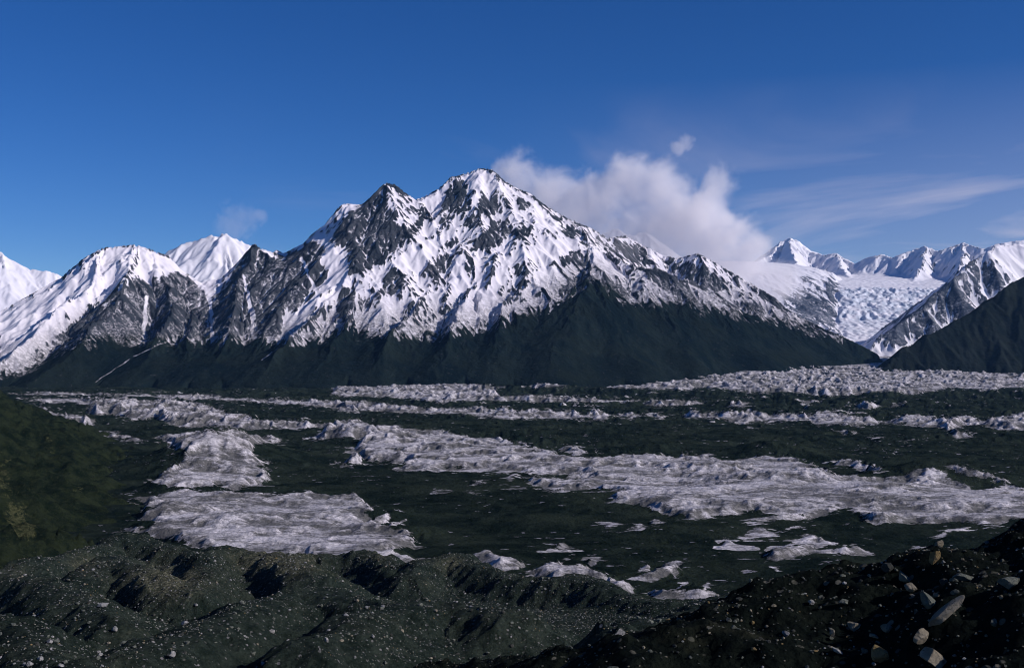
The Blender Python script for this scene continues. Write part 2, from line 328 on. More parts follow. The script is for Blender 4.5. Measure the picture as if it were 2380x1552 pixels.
# ------------------------------------------------------------------ the main mountain
MAIN = [
 (1.75, [(-500, 900, 5200), (-250, 830, 5700), (-60, 755, 6050), (40, 701, 6250), (140, 645, 6300), (191, 601, 6300), (236, 575, 6300), (313, 568, 6300), (345, 577, 6350), (390, 592, 6450), (425, 628, 6450), (465, 655, 6450), (510, 648, 6450), (545, 615, 6450), (574, 582, 6430), (589, 564, 6420),
         (604, 576, 6450), (633, 586, 6500), (642, 580, 6500), (659, 588, 6550), (703, 566, 6650)]),
 (1.6, [(703, 566, 6650), (721, 546, 6750), (754, 520, 6850), (780, 487, 6900), (797, 472, 6900), (839, 475, 6950), (857, 460, 6750), (887, 430, 6650), (898, 423, 6620), (916, 426, 6650), (938, 443, 6700), (965, 463, 6850), (986, 456, 6900),
         (1019, 437, 6900), (1047, 410, 6850), (1060, 409, 6850), (1089, 399, 6900), (1113, 390, 6900), (1141, 392, 6900), (1155, 402, 6900), (1174, 420, 6900), (1200, 436, 6900), (1236, 450, 6900), (1255, 467, 6900),
         (1292, 491, 6900), (1317, 505, 6900), (1347, 517, 6950), (1378, 530, 7000), (1410, 552, 7100), (1452, 545, 7200), (1478, 558, 7250), (1509, 575, 7300), (1545, 592, 7250), (1575, 600, 7150), (1597, 593, 7050), (1623, 588, 7000),
         (1650, 602, 6980), (1676, 617, 6950), (1707, 635, 6900), (1751, 661, 6850), (1800, 690, 6800), (1826, 714, 6750), (1861, 736, 6700), (1905, 758, 6650), (1967, 785, 6620), (2011, 807, 6600), (2060, 833, 6600), (2090, 850, 6600)]),
 (1.5, [(236, 575, 6300), (210, 650, 5900), (120, 745, 5450), (30, 820, 5050), (-60, 880, 4800)]),
 (1.5, [(313, 568, 6300), (300, 640, 5900), (250, 730, 5400), (170, 810, 4950), (80, 870, 4700)]),
 (1.4, [(350, 580, 6350), (390, 660, 5950), (400, 740, 5500), (330, 830, 4950), (240, 890, 4600)]),
 (1.4, [(465, 655, 6450), (450, 710, 5950), (450, 770, 5400), (420, 850, 4850), (380, 895, 4600)]),
 (1.4, [(589, 564, 6420), (560, 640, 6000), (545, 740, 5450), (500, 830, 4950), (470, 890, 4620)]),
 (1.4, [(659, 588, 6550), (650, 660, 6100), (620, 750, 5550), (580, 830, 5000), (550, 895, 4600)]),
 (1.3, [(703, 566, 6650), (722, 640, 6300), (700, 690, 5950), (655, 745, 5600), (610, 810, 5150)]),
 (1.3, [(898, 423, 6620), (905, 520, 6350), (880, 600, 6050), (830, 655, 5800), (760, 705, 5500), (690, 770, 5150), (620, 850, 4750)]),
 (1.3, [(965, 463, 6850), (985, 515, 6600), (940, 590, 6350)]),
 (1.3, [(1047, 410, 6850), (1040, 500, 6500), (1000, 575, 6200)]),
 (1.3, [(900, 660, 5900), (850, 700, 5600), (800, 760, 5250), (740, 840, 4800)]),
 (1.3, [(1113, 390, 6900), (1090, 497, 6450), (1055, 600, 6050), (990, 690, 5600), (920, 770, 5150), (860, 860, 4720)]),
 (1.25, [(1141, 392, 6900), (1160, 498, 6450), (1150, 590, 6100), (1100, 680, 5650), (1050, 760, 5200), (1010, 860, 4720)]),
 (1.3, [(1236, 450, 6900), (1230, 540, 6450), (1215, 620, 6100), (1180, 700, 5600), (1150, 790, 5100), (1140, 870, 4700)]),
 (1.3, [(1317, 505, 6900), (1310, 570, 6500), (1270, 650, 6050), (1230, 720, 5600)]),
 (1.5, [(1347, 517, 6950), (1364, 549, 6550), (1385, 600, 6200), (1372, 640, 5900), (1335, 700, 5550), (1290, 770, 5150), (1275, 830, 4900), (1290, 890, 4650)]),
 (1.4, [(1372, 640, 5900), (1420, 720, 5550), (1460, 800, 5200), (1500, 870, 4900)]),
 (1.6, [(1364, 549, 6550), (1412, 587, 6450), (1447, 609, 6350), (1483, 626, 6250), (1500, 622, 6200), (1553, 642, 6200), (1597, 655, 6200), (1641, 681, 6200), (1698, 705, 6200), (1800, 758, 6200), (1900, 805, 6250), (1990, 838, 6300)]),
 (1.4, [(1500, 622, 6200), (1545, 720, 5850), (1600, 800, 5400), (1640, 860, 5100)]),
 (1.4, [(1641, 681, 6200), (1700, 760, 5850), (1780, 825, 5500), (1830, 860, 5400)]),
 (1.4, [(1800, 758, 6200), (1850, 810, 5900), (1930, 845, 5750)]),
]
st = 4.6
X, Y = grid(-3300, 2700, 4250, 7700, st)
wx = X + 45 * fbm(X, Y, 420, 3, 3); wy = Y + 45 * fbm(X, Y, 420, 3, 9)
ZB = -215
H = ridge_h(wx, wy, MAIN, ZB, 1.18)
rel = sstep(H, ZB, ZB + 350)
H = H + rel * (22 * ridged(X, Y, 560, 3, 21))
H0 = H.copy()
px_ = CX + X / Y * F; py_ = HZ - H0 / Y * F
Hb = blur(H, 420); Hb = np.minimum(Hb, H + 130)
lowz = 1 - sstep(curve(px_, SNOWLINE) - py_, -70, 10)
H = H + (Hb - H) * lowz * 1.0 * sstep(H, ZB, ZB + 30)
H0 = H.copy()
smooth_low = sstep(SL := curve(px_, SNOWLINE) - py_, -90, 20)          # grassy aprons are smoother than the rock
H, rib = erode(H, X, Y, st, 230, 20, 6, 5, slope0=.55, gain=.50)
H = H0 + (H - H0) * (.34 + .66 * smooth_low) * (0.35 + .65 * rel)
H = H + rel * smooth_low * 2.5 * ridged(X, Y, 60, 3, 31)
H = np.where(H0 < ZB + 2, ZB, H)
H = skyfit(H, X, Y, MAIN[0][1] + MAIN[1][1][1:-1])
px_ = CX + X / Y * F; py_ = HZ - H / Y * F
gy, gx = np.gradient(blur(H, 1), st); slope = np.hypot(gx, gy)
cav = blur(H, 10) - H                                                    # + in hollows
SLn = (curve(px_ + 14 * fbm(X, Y, 160, 3, 41), SNOWLINE) - py_ + 22 * fbm(X, Y, 190, 4, 43, .6))
zone = np.clip(SLn / 40, -1.6, 1.4)
snow = .56 + np.clip(cav / 7, -.5, .8) - 1.05 * np.clip(slope - .72, -.15, 1.0) - .30 * np.clip(rib, -1, 1)
qx = px_ + 7 * fbm(X, Y, 70, 3, 611); qy = py_ + 5 * fbm(X, Y, 70, 3, 612)
rk = sample(RMAP, -20, 340, 2, qx, qy) / 9; sk = sample(SMAP, -20, 340, 2, qx, qy) / 9
snow = .22 + .75 * (snow - .30) + .22 * fbm(X, Y, 110, 4, 621, .6)
snow = snow - .70 * np.clip(rk + .45, 0, 1.2) + .70 * np.clip(sk, 0, 1)
snow = np.minimum(snow, zone * 1.0 + .25 + np.clip(cav / 10, -.5, .9) * .9)
for a, b, wd in STREAKS:
    dd = seg(px_ + 6 * fbm(X, Y, 90, 2, 77), py_, a, b); snow = np.maximum(snow, (.6 if wd > 3 else .28) - dd / max(wd, 2.2) * .7)
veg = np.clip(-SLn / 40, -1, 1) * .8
H = H + (blur(H, 5) - H) * sstep(snow, .05, .6) * .75 * sstep(SLn, -20, 10)
keep = H > ZB + 1
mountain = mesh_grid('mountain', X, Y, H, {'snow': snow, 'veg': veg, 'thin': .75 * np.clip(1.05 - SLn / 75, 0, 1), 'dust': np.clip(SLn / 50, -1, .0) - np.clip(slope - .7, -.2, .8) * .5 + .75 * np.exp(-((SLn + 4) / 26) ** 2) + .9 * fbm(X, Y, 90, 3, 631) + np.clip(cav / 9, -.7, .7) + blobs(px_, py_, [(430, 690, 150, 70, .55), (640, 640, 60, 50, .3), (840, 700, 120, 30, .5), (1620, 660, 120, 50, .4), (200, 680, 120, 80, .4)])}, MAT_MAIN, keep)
tag(mountain, 'structure', 'broad snow-covered rocky mountain with two summits and dark bare lower slopes')
MXG = (H, -3300, 4250, st)
print('main', time.time() - T0)

# ------------------------------------------------------------------ peaks behind on the left
LEFT = [(1.7, [(-500, 470, 10000), (-200, 500, 10000), (0, 585, 10000), (30, 606, 10000), (60, 625, 10000), (100, 633, 10000), (135, 641, 10000), (200, 690, 10000), (300, 740, 10000)]),
        (1.5, [(0, 585, 10000), (-20, 680, 9400), (-60, 760, 9000)]),
        (1.7, [(250, 680, 8600), (350, 612, 8500), (390, 586, 8500), (434, 568, 8500), (467, 557, 8500), (495, 548, 8500), (510, 554, 8500), (523, 547, 8500), (541, 559, 8500), (574, 571, 8500), (640, 610, 8500), (720, 680, 8500)]),
        (1.4, [(523, 547, 8500), (540, 640, 8000)]), (1.4, [(434, 568, 8500), (420, 640, 8050)])]
X, Y = grid(-6800, -1300, 7700, 11200, 11)
wx = X + 50 * fbm(X, Y, 600, 3, 4); wy = Y + 50 * fbm(X, Y, 600, 3, 8)
H = ridge_h(wx, wy, LEFT, -250, 1.2); H0 = H.copy()
H = H + 18 * ridged(X, Y, 600, 3, 2) * sstep(H, -250, 200)
H, rib = erode(H, X, Y, 11, 420, 24, 4, 15, slope0=.6)
gy, gx = np.gradient(H, 11); slope = np.hypot(gx, gy)
snow = .95 - .8 * np.clip(slope - .85, 0, 1) - .2 * rib
o = mesh_grid('snowy_mountain', X, Y, H, {'snow': snow, 'veg': snow * 0 - 1, 'dust': snow * 0 + .3}, MAT_FAR, H0 > -249)
tag(o, 'structure', 'smooth white snow peaks rising behind the rocky ridge')

# ------------------------------------------------------------------ far range and icefall on the right
FAR = [(1.7, [(1250, 590, 9600), (1400, 545, 9500), (1430, 532, 9500), (1470, 548, 9500), (1500, 538, 9500), (1560, 580, 9500), (1640, 640, 9500), (1720, 700, 9600)]),
       (1.6, [(1600, 680, 14500), (1720, 630, 15000), (1790, 592, 15600), (1815, 562, 16000), (1835, 552, 16000), (1858, 560, 16000), (1885, 582, 15700), (1915, 592, 15400), (1945, 588, 15200), (1965, 600, 15000), (1988, 612, 14800), (2010, 600, 14500)]),
       (1.6, [(2010, 600, 14500), (2050, 590, 14200), (2075, 598, 14000), (2100, 588, 14000), (2125, 580, 14000), (2150, 571, 13900), (2180, 583, 13700), (2215, 572, 13500), (2240, 563, 13500), (2275, 575, 13200), (2330, 560, 13000), (2400, 545, 13000), (2600, 540, 13000)]),
       (1.2, [(1835, 552, 16000), (1845, 600, 14800), (1860, 630, 13800), (1900, 655, 13000), (1960, 668, 12500), (1990, 700, 11600), (2010, 745, 10500)]),
       (1.2, [(1945, 588, 15200), (1960, 625, 14000), (1975, 650, 13000)]),
       (1.3, [(1780, 620, 13000), (1790, 660, 12000), (1850, 700, 11000), (1910, 745, 10200), (1955, 778, 9600)]),
       (1.2, [(2150, 571, 13900), (2140, 625, 12900), (2120, 660, 12400)]),
       (1.2, [(2240, 563, 13500), (2225, 640, 12300)]),
       (1.35, [(2700, 500, 9500), (2600, 515, 9300), (2480, 540, 9100), (2400, 556, 8900), (2360, 560, 8800), (2314, 567, 8700), (2290, 580, 8550), (2250, 617, 8400), (2213, 648, 8250), (2180, 680, 8150), (2147, 706, 8050), (2110, 733, 7950), (2081, 751, 7900), (2055, 780, 7820), (2033, 804, 7750)])]
X, Y = grid(100, 9200, 7150, 17500, 12)
u = X / Y
wx = X + 50 * fbm(X, Y, 600, 3, 14); wy = Y + 50 * fbm(X, Y, 600, 3, 18)
fl = np.interp(Y, [7150, 9000, 9700, 10500, 11000, 11500, 12800, 14000, 17500], [-112, -98, 15, 195, 370, 545, 735, 850, 1000]).astype(np.float32)
pxf = CX + u * F
ctr = np.interp(Y, [8300, 9700, 10500, 11500, 12800, 17500], [2050, 2035, 2040, 2062, 2085, 2090]) + 14 * fbm(X, Y, 700, 2, 3)
wdt = np.interp(Y, [8300, 9700, 10500, 11500, 12800, 14000, 17500], [45, 62, 80, 105, 120, 160, 300])
lat = np.maximum(0, (np.abs(pxf - ctr) - wdt) / F * Y)
side = sstep(Y, 9300, 10400) * 190 * (1 - np.exp(-(lat * .55 * sstep(lat, 0, 160)) / 190))
core = 1 - sstep(lat, 0, 90)
fl = fl + side
R = ridge_h(wx, wy, FAR, -300, 1.2)
d = R - fl
H = np.where(d > 60, R, np.where(d < -60, fl, (R + fl) / 2 + np.abs(0) + (d + 60) ** 2 / 480 - (d + 60) / 4 + (d + 60) / 4 - (d / 2) * 0 - (np.abs(d) * 0)))
H = np.where(np.abs(d) <= 60, fl + (d + 60) ** 2 / 240, H)
H0 = H.copy(); onr = np.maximum(sstep(d, -20, 80), 1 - core)
H, rib = erode(H, X, Y, 12, 380, 24, 5, 25, slope0=.6)
H = H0 + (H - H0) * onr
sl_fl = np.gradient(fl, 12, axis=0)
sl_fl = np.where(core > .5, sl_fl, 0); ser = core * sstep(blur(sl_fl, 4), .12, .32) * (1 - sstep(d, -20, 80))
H = H + ser * 42 * ridged(X + 30 * fbm(X, Y, 150, 2, 6), Y * .7, 95, 4, 61) + (1 - onr) * 10 * ridged(X, Y, 75, 4, 66)
H = skyfit(H, X, Y, [(1815, 562), (1835, 552), (1858, 560), (1885, 582), (1915, 592), (1945, 588), (1965, 600), (1988, 612), (2010, 600), (2050, 590), (2075, 598), (2100, 588), (2125, 580), (2150, 571), (2180, 583), (2215, 572), (2240, 563), (2275, 575), (2290, 578), (2314, 567), (2360, 560), (2400, 556)], 40)
gy, gx = np.gradient(H, 12); slope = np.hypot(gx, gy); cav = blur(H, 4) - H
px_ = CX + X / Y * F; py_ = HZ - H / Y * F
rk = blobs(px_, py_, [(1930, 700, 80, 55, 1.0), (1850, 700, 60, 50, 1.1), (1980, 760, 40, 30, .9), (1900, 745, 40, 30, .9), (2200, 700, 80, 70, .95), (2130, 760, 70, 40, .9), (2080, 780, 40, 30, 1.0), (2290, 660, 60, 60, .8)])
FROCK = [z3([(2180,560),(2250,600),(2340,640),(2200,760),(2050,860),(1900,930),(1760,1000),(1590,1010),(1650,930),(1750,850),(1900,730),(2050,620),(2130,560)]), z3([(1000,680),(1100,700),(1250,760),(1330,790),(1500,880),(1400,870),(1420,920),(1300,880),(1180,800),(1080,740)]),
         z3([(1180,640),(1250,620),(1330,680),(1300,700)]), z3([(1300,640),(1450,680),(1470,790),(1380,760),(1330,700)])]
FM = polymap(FROCK, 1700, 500, 2420, 900, 2.0, 1.0, 20.0)
rkf = np.clip(sample(FM, 1700, 500, 2, px_ + 9 * fbm(X, Y, 160, 3, 5), py_ + 6 * fbm(X, Y, 160, 3, 6)) / 8 + .4, 0, 1.2)
snow = .95 - .50 * rkf * (1 + 1.5 * fbm(X, Y, 170, 4, 9, .6)) + .35 * rkf * np.clip(-rib * 1.6, -.6, 1) - .9 * np.clip(slope - .8, 0, 1) * onr - .22 * rib * onr + np.clip(cav / 18, -.5, .5) * onr - rk * .75 * onr
o = mesh_grid('snowy_mountain', X, Y, H, {'snow': snow, 'veg': snow * 0 - 1, 'dust': snow * 0 + .22, 'blue': np.clip(ser * 1.2, 0, 1)}, MAT_FAR, (d > -2000))
tag(o, 'structure', 'distant white range with a domed summit above an icefall')
print('far', time.time() - T0)

# ------------------------------------------------------------------ dark hill on the right
HILL = [(1.35, [(1780, 893, 5330), (1839, 886, 5380), (1900, 880, 5430), (1949, 869, 5500), (1990, 866, 5560), (2011, 868, 5600), (2046, 859, 5660), (2081, 829, 5750), (2108, 806, 5800), (2169, 771, 5900), (2240, 736, 6000), (2301, 692, 6100), (2380, 644, 6200), (2500, 570, 6350), (2700, 470, 6500), (3000, 400, 6600)])]
X, Y = grid(1150, 5200, 4900, 7900, 8)
H = ridge_h(X + 16 * fbm(X, Y, 160, 3, 4), Y + 16 * fbm(X, Y, 160, 3, 6), HILL, -225, 1.05); H0 = H.copy()
H, rib = erode(H, X, Y, 8, 240, 14, 4, 35, slope0=.6)
H = H + 3 * ridged(X, Y, 60, 3, 5) * sstep(H, -225, -180)
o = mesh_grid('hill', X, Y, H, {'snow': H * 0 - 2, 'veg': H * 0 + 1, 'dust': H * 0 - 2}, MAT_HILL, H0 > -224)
tag(o, 'structure', 'dark shaded hill descending to the glacier')

# ------------------------------------------------------------------ glacier floor
def c4(l): return [(x * .34, 857 + y * .34) for x, y in l]
def c5(l): return [(714 + x * .368, 857 + y * .368) for x, y in l]
def c6(l): return [(1523 + x * .368, 857 + y * .368) for x, y in l]
ICE = [
 c4([(125,175),(300,165),(640,172),(600,180),(300,182)]),
 c4([(640,178),(900,180),(1500,190),(1500,202),(1400,206),(1900,217),(2450,258),(2450,300),(2000,243),(1500,217),(1180,210),(1050,195)]),
 c4([(600,203),(715,206),(710,214),(620,210)]), c4([(775,198),(870,203),(860,210),(790,205)]),
 c4([(185,222),(350,208),(700,225),(1180,232),(1430,265),(1500,310),(1700,340),(1900,374),(2040,362),(2150,380),(2380,385),(2380,410),(2180,395),(2000,410),(1850,410),(1700,418),(1560,412),(1400,400),(1230,390),(1150,375),(1080,340),(900,340),(760,305),(640,312),(580,280),(640,255),(500,235)]),
 c4([(220,258),(300,280),(400,320),(520,340),(670,355),(610,400),(650,430),(760,445),(960,480),(940,495),(780,470),(620,450),(480,410),(350,350),(270,300)]),
 c4([(1060,465),(1200,450),(1340,440),(1560,435),(1700,470),(1900,470),(1960,500),(1750,530),(1720,600),(1800,650),(1840,720),(1860,770),(1600,835),(1450,800),(1300,820),(1030,790),(1130,720),(1230,640),(1240,560),(1130,500)]),
 c4([(900,890),(1130,860),(1230,825),(1400,850),(1640,870),(2000,865),(2120,860),(2310,890),(2440,880),(2560,960),(2500,1040),(2620,1090),(2800,1100),(2860,1200),(2700,1270),(2400,1300),(2150,1285),(1900,1260),(1500,1260),(1300,1210),(1130,1165),(1000,1130),(820,1095),(1080,1075),(950,1010),(1000,930)]),
 c5([(0,830),(180,820),(250,840),(350,920),(370,930),(340,960),(400,1000),(380,1040),(500,1040),(620,1050),(700,1100),(690,1130),(600,1150),(450,1160),(760,1215),(640,1290),(200,1300),(0,1300)]),
 c5([(390,990),(410,940),(480,905),(560,920),(520,950),(430,995)]), c5([(500,1000),(620,940),(645,945),(530,1010)]),
 c5([(0,205),(330,220),(560,245),(900,262),(1000,265),(1100,258),(1200,275),(1250,262),(1330,285),(1440,270),(1600,285),(1660,270),(1750,300),(1840,270),(1920,300),(1880,320),(1700,312),(1500,310),(1200,310),(1000,290),(700,285),(400,265),(0,238)]),
 c5([(1970,300),(2030,280),(2110,300),(2050,312)]), c5([(2120,295),(2180,285),(2300,300),(2220,310)]),
 c5([(160,130),(900,108),(1180,118),(1190,150),(1220,185),(1400,178),(2095,205),(2080,215),(1900,212),(1300,200),(980,205),(750,205),(640,190),(350,172),(200,175),(160,160)]),
 c5([(1420,105),(1460,98),(1620,108),(1520,125),(1420,118)]),
 c6([(-300,112),(-100,104),(0,88),(500,30),(1400,-40),(1480,-90),(2400,-90),(2400,125),(2200,115),(2150,135),(1850,120),(1700,150),(1400,150),(1100,172),(850,150),(700,150),(450,130),(300,118),(200,132),(-100,124),(-300,122)]),
 c6([(-30,203),(0,205),(320,208),(220,230),(0,238),(-90,220)]), c6([(460,212),(600,215),(540,245),(500,240)]), c6([(1240,222),(1420,225),(1350,258),(1300,250)]), c6([(1500,220),(1560,222),(1500,230)]), c6([(920,218),(1000,220),(926,226)]),
 c6([(0,285),(100,298),(30,312),(0,312)]),
 c6([(170,295),(250,272),(300,292),(400,288),(620,282),(720,300),(830,288),(960,300),(1030,290),(1170,288),(1400,330),(1420,342),(1260,362),(1180,345),(1020,360),(970,325),(860,345),(740,320),(560,340),(400,312),(220,312)]),
 c6([(1440,335),(1600,300),(1720,305),(1800,330),(1960,310),(2060,340),(2160,315),(2250,330),(2250,295),(2400,288),(2400,385),(2180,390),(2060,360),(1960,355),(1850,388),(1790,368),(1600,348)]),
 c5([(40,445),(180,350),(310,340),(430,378),(560,370),(640,395),(760,395),(900,410),(1090,460),(1200,445),(1400,520),(1560,525),(1600,560),(1850,570),(2000,545),(2150,555),(2340,580),(2500,560),(2700,600),(2700,900),(2400,960),(2180,880),(2050,860),(1920,850),(1960,790),(1830,760),(1560,765),(1400,720),(1440,690),(1640,715),(1810,690),(1400,670),(1200,640),(1000,645),(800,655),(520,650),(640,600),(380,590),(300,510),(370,445),(220,440)]),
 c5([(1570,510),(1680,488),(1755,520),(1740,540),(1680,550)]), c5([(1290,462),(1400,470),(1530,500),(1430,505)]),
 c6([(150,560),(270,555),(430,600),(620,578),(680,565),(750,580),(850,568),(920,600),(1050,640),(1150,690),(1250,685),(1500,690),(1700,635),(1760,630),(2020,770),(2230,745),(2328,770),(2500,770),(2500,950),(2240,960),(2120,985),(1830,965),(1620,960),(1400,978),(1200,905),(1150,895),(1000,945),(600,975),(570,972),(760,940),(930,925),(780,930),(620,905),(400,925),(300,910),(240,845),(100,860)]),
 c6([(1100,605),(1150,592),(1300,597),(1450,650),(1480,685),(1380,665),(1290,640)]),
 c6([(1850,610),(2050,655),(2250,720),(2200,735),(2080,690),(1950,680)]),
 c5([(1020,712),(1080,708),(1145,728),(1090,732)]), c5([(1200,725),(1345,735),(1310,745),(1220,735)]), c5([(810,775),(850,770),(850,782)]), c5([(1015,780),(1120,785),(1100,805),(1030,795)]),
 c5([(180,600),(190,585),(240,598),(300,545),(380,580),(330,610),(220,612)]), c5([(1260,697),(1320,700),(1300,706)]), c5([(1870,965),(1965,980),(1900,995)]), c5([(2155,965),(2190,945),(2250,975),(2180,985)]),
 c5([(2050,1005),(2110,1000),(2090,1012)]), c5([(2070,985),(2120,968),(2100,990)]), c5([(1490,1165),(1600,1105),(1680,1130),(1620,1145),(1520,1160)]),
 c5([(1020,1195),(1100,1178),(1180,1185),(1380,1240),(1370,1290),(1230,1290),(1060,1250)]),
 c5([(1340,1285),(1440,1280),(1480,1250),(1620,1218),(1610,1245),(1640,1260),(1720,1240),(1810,1270),(1950,1310),(1870,1345),(1750,1345),(1650,1345),(1560,1340)]),
 c5([(1760,1220),(1790,1198),(1840,1230),(1790,1242)]), c5([(1850,1345),(1950,1345),(2080,1385),(2000,1440),(1900,1430)]), c5([(2050,1310),(2160,1290),(2250,1240),(2328,1225),(2380,1300),(2200,1330)]), c5([(2100,1250),(2180,1245),(2170,1275),(2110,1275)]),
 c5([(2150,1400),(2328,1420),(2350,1460),(2230,1450)]), c6([(0,1410),(150,1420),(230,1420),(420,1440),(380,1465),(200,1455),(0,1450)]), c6([(120,1400),(150,1375),(240,1335),(200,1375)]), c6([(260,1395),(360,1335),(320,1380)]),
 c6([(600,1070),(650,1010),(690,1020),(770,1065),(700,1072)]), c6([(640,1000),(680,993),(740,1015)]), c6([(400,1130),(430,1090),(480,1100),(520,1125),(610,1140)]),
 c6([(880,1110),(980,1050),(1040,1075),(1095,1105),(960,1120)]), c6([(680,1200),(760,1135),(870,1130),(1000,1130),(1050,1165),(900,1185),(760,1210)]), c6([(1060,1165),(1200,1135),(1300,1130),(1360,1165),(1280,1183),(1200,1175)]),
 c6([(1350,1070),(1405,1090),(1390,1105)]), c6([(1760,1060),(1830,1010),(2000,995),(1980,1005),(1860,1025)]), c6([(1590,1155),(1640,1138),(1870,1140),(1700,1155)]), c6([(745,1250),(830,1265),(810,1272)]),
 c6([(830,1010),(920,990),(860,1010)]), c6([(1200,980),(1295,980),(1250,988)]), c6([(1140,400),(1235,410),(1200,412)]), c6([(1865,420),(1900,405),(1990,430),(1900,440)]), c6([(1360,440),(1415,430),(1400,440)]), c6([(1500,465),(1520,455),(1595,468)]), c6([(570,375),(600,365),(612,378)]), c6([(555,325),(580,330),(575,345)]),
]
SX0, SY0, SS = -20, 820, 2.0
SDF = polymap(ICE, SX0, SY0, 2400, 1440, SS, 2.2)
def ramp_floor(X, Y):
    t = np.maximum(0, Y - 4750 - .25 * np.maximum(0, X - 500))
    return 118 * (1 - np.exp(-t / 1300)) * sstep(X, 100, 900)
# named mounds: (px, py of crest, D, height, radius x, radius y)
MOUNDS = [(835, 1000, 2250, 22, 70, 60), (905, 1020, 2100, 14, 60, 60), (2150, 1115, 1560, 28, 100, 80), (490, 1040, 1800, 46, 105, 170), (1800, 1090, 1950, 24, 80, 60), (1550, 1080, 2000, 17, 80, 50), (1250, 1050, 2150, 15, 80, 50), (1400, 1090, 1850, 12, 70, 45), (1900, 1150, 1500, 13, 80, 50), (1660, 1130, 1650, 12, 60, 50), (1050, 1060, 1950, 13, 70, 50),
          (2050, 1180, 1400, 10, 90, 60), (640, 1170, 1430, 13, 80, 60), (430, 1170, 1450, 18, 55, 50), (560, 1240, 1180, 13, 60, 45), (760, 1230, 1230, 11, 60, 45), (400, 1225, 1260, 10, 40, 40), (905, 1230, 1250, 12, 40, 30), (930, 1270, 1150, 10, 45, 25), (1730, 1160, 1500, 9, 80, 60), (2300, 1150, 1500, 12, 90, 60),
          (430, 950, 3100, 12, 90, 60), (300, 955, 3200, 10, 100, 60), (1710, 960, 2960, 12, 60, 50), (1920, 965, 2960, 12, 60, 50), (2220, 975, 2900, 12, 60, 50), (2360, 965, 2950, 14, 60, 50), (1670, 930, 3700, 16, 60, 50), (1860, 940, 3500, 12, 80, 50)]
GX, GY = grid(-4200, 4400, 450, 6200, 5)
base = -200 + ramp_floor(GX, GY) + 5 * fbm(GX, GY, 700, 2, 5)
mac = np.zeros_like(GX)
for (px, py, D, h, rx, ry) in MOUNDS:
    cx = (px - CX) / F * D; r2 = ((GX - cx) / rx) ** 2 + ((GY - D) / ry) ** 2
    mac += h * np.exp(-r2)
# dark moraine ramparts running across the far floor
for (pts, h, wd) in [([(1150, 4350), (1250, 4300), (1700, 3950), (2500, 3850)], 26, 85), ([(700, 3800), (1100, 3600), (1600, 3500), (2500, 3450)], 16, 110), ([(0, 4400), (500, 4350), (900, 4000)], 10, 160),
                     ([(500, 2700), (900, 2550), (1300, 2300), (2500, 2250)], 9, 140), ([(1200, 1500), (1700, 1350), (2400, 1250)], 6, 120)]:
    q = [((a - CX) / F * b, b) for a, b in pts]; dd = np.full(GX.shape, 1e9, np.float32)
    for a, b in zip(q[:-1], q[1:]): dd = np.minimum(dd, seg(GX, GY, a, b))
    mac += h * np.exp(-(dd / wd) ** 2) * (1 + .35 * fbm(GX, GY, 180, 3, 71))
px_ = CX + GX / GY * F; py_ = HZ - (base + mac) / GY * F
ice = sample(SDF, SX0, SY0, SS, px_, py_) / 20
im = sstep(ice, -.1, .7)
wxx = GX + 35 * fbm(GX, GY, 160, 3, 91); wyy = GY + 35 * fbm(GX, GY, 160, 3, 92)
hum_i = ridged(wxx * .8, wyy * 1.15, 125, 5, 101, .5)
hum_d = 1.35 * fbm(wxx * .7, wyy, 120, 5, 111, .5)
far_s = np.clip(GY / 2200, .55, 1.5)
G = base + mac + im * (9.5 * far_s * hum_i + 9 * far_s * ridged(wxx * .6, wyy * 1.2, 270, 2, 141) + 1.5) + (1 - im) * (9.0 * far_s * hum_d + 2.0 * ridged(wxx, wyy, 45, 3, 121) * far_s)
G0 = G.copy()
G, rib = erode(G, GX, GY, 5, 80, 8.5, 4, 45, slope0=.30, gain=.55)
G = G0 + (G - G0) * (.60 + .40 * im) * far_s * .85
EL = 5.0
nr, ncol = 1150, 1500
yy = 520 * (9600 / 520) ** (np.arange(nr) / (nr - 1)); uu = np.linspace(-.66, .70, ncol)
U, Yp = np.meshgrid(uu, yy); Xp = U * Yp
Zp = sample(G, -4200, 450, 5, Xp, Yp)
outm = sstep(Yp, 5900, 6200)
Zp = Zp * (1 - outm) + (-200 + ramp_floor(Xp, Yp) + 6 * ridged(Xp, Yp, 70, 4, 131)) * outm
Zp = Zp + .8 * np.clip(Yp / 1000, .6, 3) * ridged(Xp + 6 * noise(Xp / 20, Yp / 20, 3), Yp, 15, 3, 133)
macp = sample(base + mac, -4200, 450, 5, Xp, Yp)
mixf = .55                       # the ice edge follows the swells of the ground partly
zl = macp + mixf * (Zp - macp)
wsc = np.clip(1500 / Yp, .25, 1.2)
icep = sample(SDF, SX0, SY0, SS, CX + U * F + wsc * (26 * fbm(Xp, Yp, 110, 4, 501, .6)), HZ - zl / Yp * F + wsc * 8 * fbm(Xp, Yp, 90, 4, 502, .6)) / 36
icep = np.sign(icep) * np.abs(icep) ** .65
icep = icep + .14 * sstep(Yp, 2100, 2600)
icep = np.where(Yp > 6300, 1.0, icep)
ribp = sample(rib, -4200, 450, 5, Xp, Yp)

